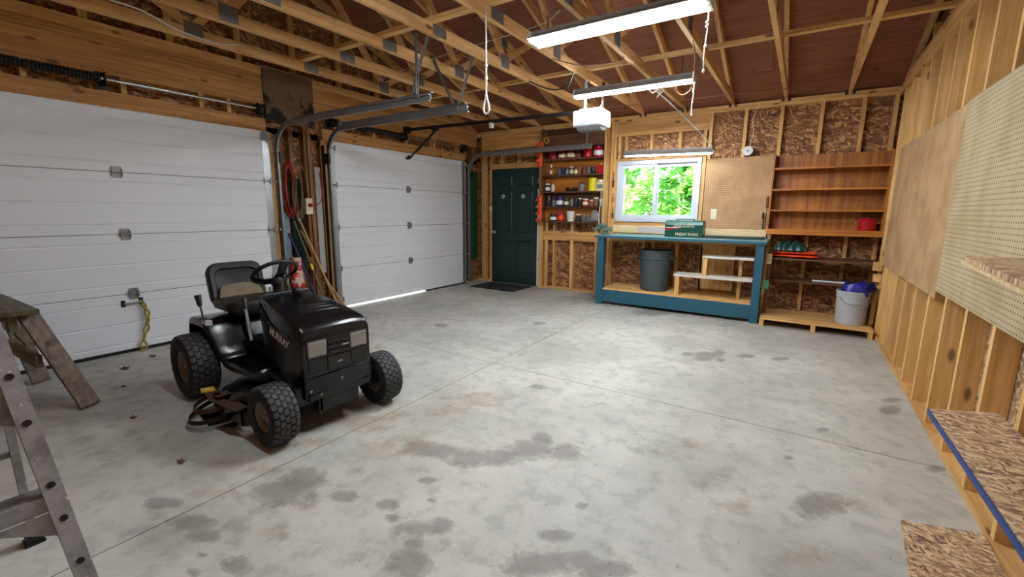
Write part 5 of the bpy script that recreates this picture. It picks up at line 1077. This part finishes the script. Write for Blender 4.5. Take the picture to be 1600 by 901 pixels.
# dash, column, wheel
dash = B(MB().loft([[(.50,-.12,z0),(.62,-.165,z0),(.62,.165,z0),(.50,.12,z0)] for z0 in (.38,)]+[[(.49,-.13,.70),(.63,-.165,.735),(.63,.165,.735),(.49,.13,.70)],[(.53,-.11,.745),(.63,-.145,.765),(.63,.145,.765),(.53,.11,.745)]]), 'dash', M_BLKPL, None, None, .01)
B(MB().box(.520,.545,-.085,-.02,.742,.757), 'dash_label', M_GREY, dash)
for k, y in enumerate((-.07,-.045,-.02,.05)): B(MB().tube([(.545,y,.752),(.535,y,.785)], .006, 6), 'switch', M_SILVER if k < 3 else M_BLKPL, dash)
bel = []
cx = Vector((.565,-.03,.74)); ax = Vector((-.16,0,1)).normalized()
for k in range(15): p = cx+ax*(.085*k/14); bel.append((p, .030 if k % 2 else .024))
B(MB().tube([p for p,_ in bel], .03, 14, [r_ for _,r_ in bel]), 'column_boot', M_BLKPL)
th = R(36); ctr = cx+ax*.145; e1 = Vector((math.cos(th),0,math.sin(th))); e2 = Vector((0,1,0)); en = e1.cross(e2)
rim_ = [ctr+.138*(e1*math.cos(a)+e2*math.sin(a)) for a in [2*math.pi*k/40 for k in range(40)]]
sw_ = B(MB().tube(rim_, 0.0125, 10, closed=True), 'steering_wheel', M_BLKPL, None, 60)
hubc = ctr-ax*.055
B(MB().lathe([(.034,-.03),(.04,0),(.036,.02),(.001,.024)], (0,0,0), 18).move(Matrix.Translation(hubc) @ Vector((0,0,1)).rotation_difference(ax).to_matrix().to_4x4()), 'hub', M_BLKPL, sw_, 40)
for a in (R(8),R(128),R(248)):
    q = ctr+.136*(e1*math.cos(a)+e2*math.sin(a)); d = (e1*-math.sin(a)+e2*math.cos(a))
    m_ = (q+hubc)/2-ax*.012
    B(MB().loft([[tuple(p+d*w_+ax*h_) for w_, h_ in ((-ww,-.006),(ww,-.006),(ww,.006),(-ww,.006))] for p, ww in ((hubc,.032),(m_,.026),(q,.034))]), 'spoke', M_BLKPL, sw_, None, .003)
# seat
seat = B(MB().loft([[(.06+a*k_,-.01+b*k_,z) for a,b in rrect(.38,.38,.09)] for k_, z in ((.80,.575),(1.,.59),(1.02,.625),(.96,.652),(.7,.655))]), 'seat', M_BLKPL, None, 45)
ta_ = R(14)
def bk(u, v_, t): return (-.10-math.sin(ta_)*v_+t*math.cos(ta_), .0+u, .60+math.cos(ta_)*v_+t*math.sin(ta_))
o_ = rrect(.385,.335,.08,5); i_ = [(u*.80,v_*.74-.005) for u,v_ in o_]
B(MB().loft([[bk(u*k_,(v_*k_)+.14,t) for u,v_ in o_] for k_, t in ((.86,-.065),(.97,-.05),(1.,-.02),(.99,.01),(.94,.025))]+[[bk(u,v_+.14,t) for u,v_ in i_] for t in (.022,)]+[[bk(u*.94,(v_)*.94+.14,.005) for u,v_ in i_]]+[[bk(u*.5,v_*.5+.14,-.004) for u,v_ in i_]]), 'backrest', M_BLKPL, None, 45)
wo = []
for i in range(13):
    a = R(-62+124*i/12); wo.append((math.sin(a), math.cos(a)))
pd_ = MB(); rg = random.Random(3)
outer = [bk(.185*s_, .015+.05*c_-.03, .058) for s_, c_ in wo]; inner = [bk(.15*s_, .105+.045*c_-.01+rg.uniform(-.004,.004), .040) for s_, c_ in wo]
ob = [bk(.185*s_, .015+.05*c_-.04, .03) for s_, c_ in wo]; ib = [bk(.15*s_, .105+.045*c_-.01, .018) for s_, c_ in wo]
pd_.loft([[outer[i], inner[i], ib[i], ob[i]] for i in range(13)]); B(pd_, 'torn_cushion', M_BROWNC, None, 50)
B(MB().box(-.06,.16,-.12,.10,.542,.576), 'seat_base', M_DSTEEL, None, None, .008)
M_PALEM = plain('lever_steel', (170,170,168), .4, .3, .1, 20, 0)
# levers, knob
B(MB().tube(smoothpath([(.075,-.318,.535),(.06,-.316,.59),(.03,-.314,.64)]), .006, 8), 'shift_lever', M_DSTEEL, None, 60); B(MB().tube([(.033,-.314,.632),(.018,-.314,.675),(.008,-.314,.705)], .02, 12, [.014,.019,.022]), 'lever_grip', M_BLKPL, None, 60)
B(MB().box(.035,.125,-.33,-.29,.535,.552), 'lever_gate', M_BLKPL, None, None, .004); B(MB().prism([(.09,-.335),(.13,-.325),(.15,-.29),(.11,-.31)], 'z', .51, .546), 'gate_chip', M_PLAS)
B(MB().tube(smoothpath([(.62,-.245,.48),(.585,-.24,.58),(.545,-.232,.68)]), .010, 8), 'brake_lever', M_PALEM, None, 60); B(MB().tube([(.55,-.233,.67),(.52,-.226,.735)], .016, 10), 'brake_grip', M_BLKPL, None, 60)
B(MB().tube([(.70,.03,.73),(.70,.03,.745)], .012, 8).sphere((.70,.03,.765), .033, 16, 10), 'ball_knob', M_BLKPL, None, 60)
# cutting deck with open rusty discharge
dk = [(.32+.62*.5+.5*.66*math.cos(a)*1., .0+.44*math.sin(a)) for a in [2*math.pi*k/32 for k in range(32)]]
deck = B(MB().loft([[(x,y,z) for x,y in dk] for z in (.075,.165)]+[[(.64+(x-.64)*.9,y*.9,.185) for x,y in dk]]), 'cutting_deck', M_BLACK, None, 40)
B(MB().prism([(.38,-.40),(.86,-.40),(.88,-.47),(.60,-.50),(.40,-.47)], 'z', .155, .162), 'chute_plate', M_RUST, deck)
B(MB().box(.62,.90,-.455,-.44,.075,.155), 'chute_side', M_BLACK, deck); B(MB().box(.575,.615,-.475,-.44,.07,.19).box(.575,.65,-.475,-.40,.185,.19), 'chute_hinge', M_RUST, deck, None, .004)
def arc(r_a, r_b, z0, tilt): 
    return [(.55+.85*r_a*math.cos(R(a)), -.40+.85*r_b*math.sin(R(a)), z0+tilt*math.sin(R(-a))) for a in range(180, 361, 15)]
for nm, pts, wv, m in (('chute_strap', arc(.155,.20,.135,-.03), .028, M_RUST), ('chute_strap', arc(.175,.235,.085,-.04), .026, M_DSTEEL), ('chute_lip', arc(.19,.25,.040,-.02), .012, M_ALU)):
    mb = MB(); mb.loft([[(x,y,z-wv/2),(x*1.0,y,z+wv/2),(.52+(x-.52)*.975,-.40+(y+.40)*.975,z+wv/2),(.52+(x-.52)*.975,-.40+(y+.40)*.975,z-wv/2)] for x,y,z in pts]); B(mb, nm, m, deck, 50)
B(MB().prism([(.40,-.50),(.60,-.52),(.74,-.42),(.70,-.40),(.36,-.40)], 'z', .004, .012), 'chute_rubber', M_RUB, deck)
ys_ = B(MB().prism([(.36,-.47),(.44,-.49),(.46,-.42),(.38,-.405)], 'z', .1625, .166), 'warning_sticker', plain('sticker_yellow',(222,186,50),.4,0,.15,40), deck); B(MB().prism([(.385,-.455),(.41,-.46),(.415,-.435),(.39,-.43)], 'z', .1661, .167), 'sticker_mark', M_PLAS, ys_)
for x, y in ((.45,.10),(.80,-.10)): B(MB().lathe([(.06,.185),(.06,.22),(.03,.225),(.03,.26)], (x,y,0), 16), 'deck_pulley', M_DSTEEL, deck, 40)
# steering links and engine block glimpsed under the hood
B(MB().box(.72,1.06,-.13,.13,.38,.60).box(.76,1.0,-.16,-.13,.42,.5), 'engine', M_DSTEEL, None, None, .01); B(MB().tube([(.90,.12,.30),(1.14,.20,.20)], .035, 12), 'muffler', M_RUST, None, 50)
B(MB().tube([(.55,-.18,.26),(1.12,-.24,.275)], .010, 8), 'drag_link', M_DSTEEL)
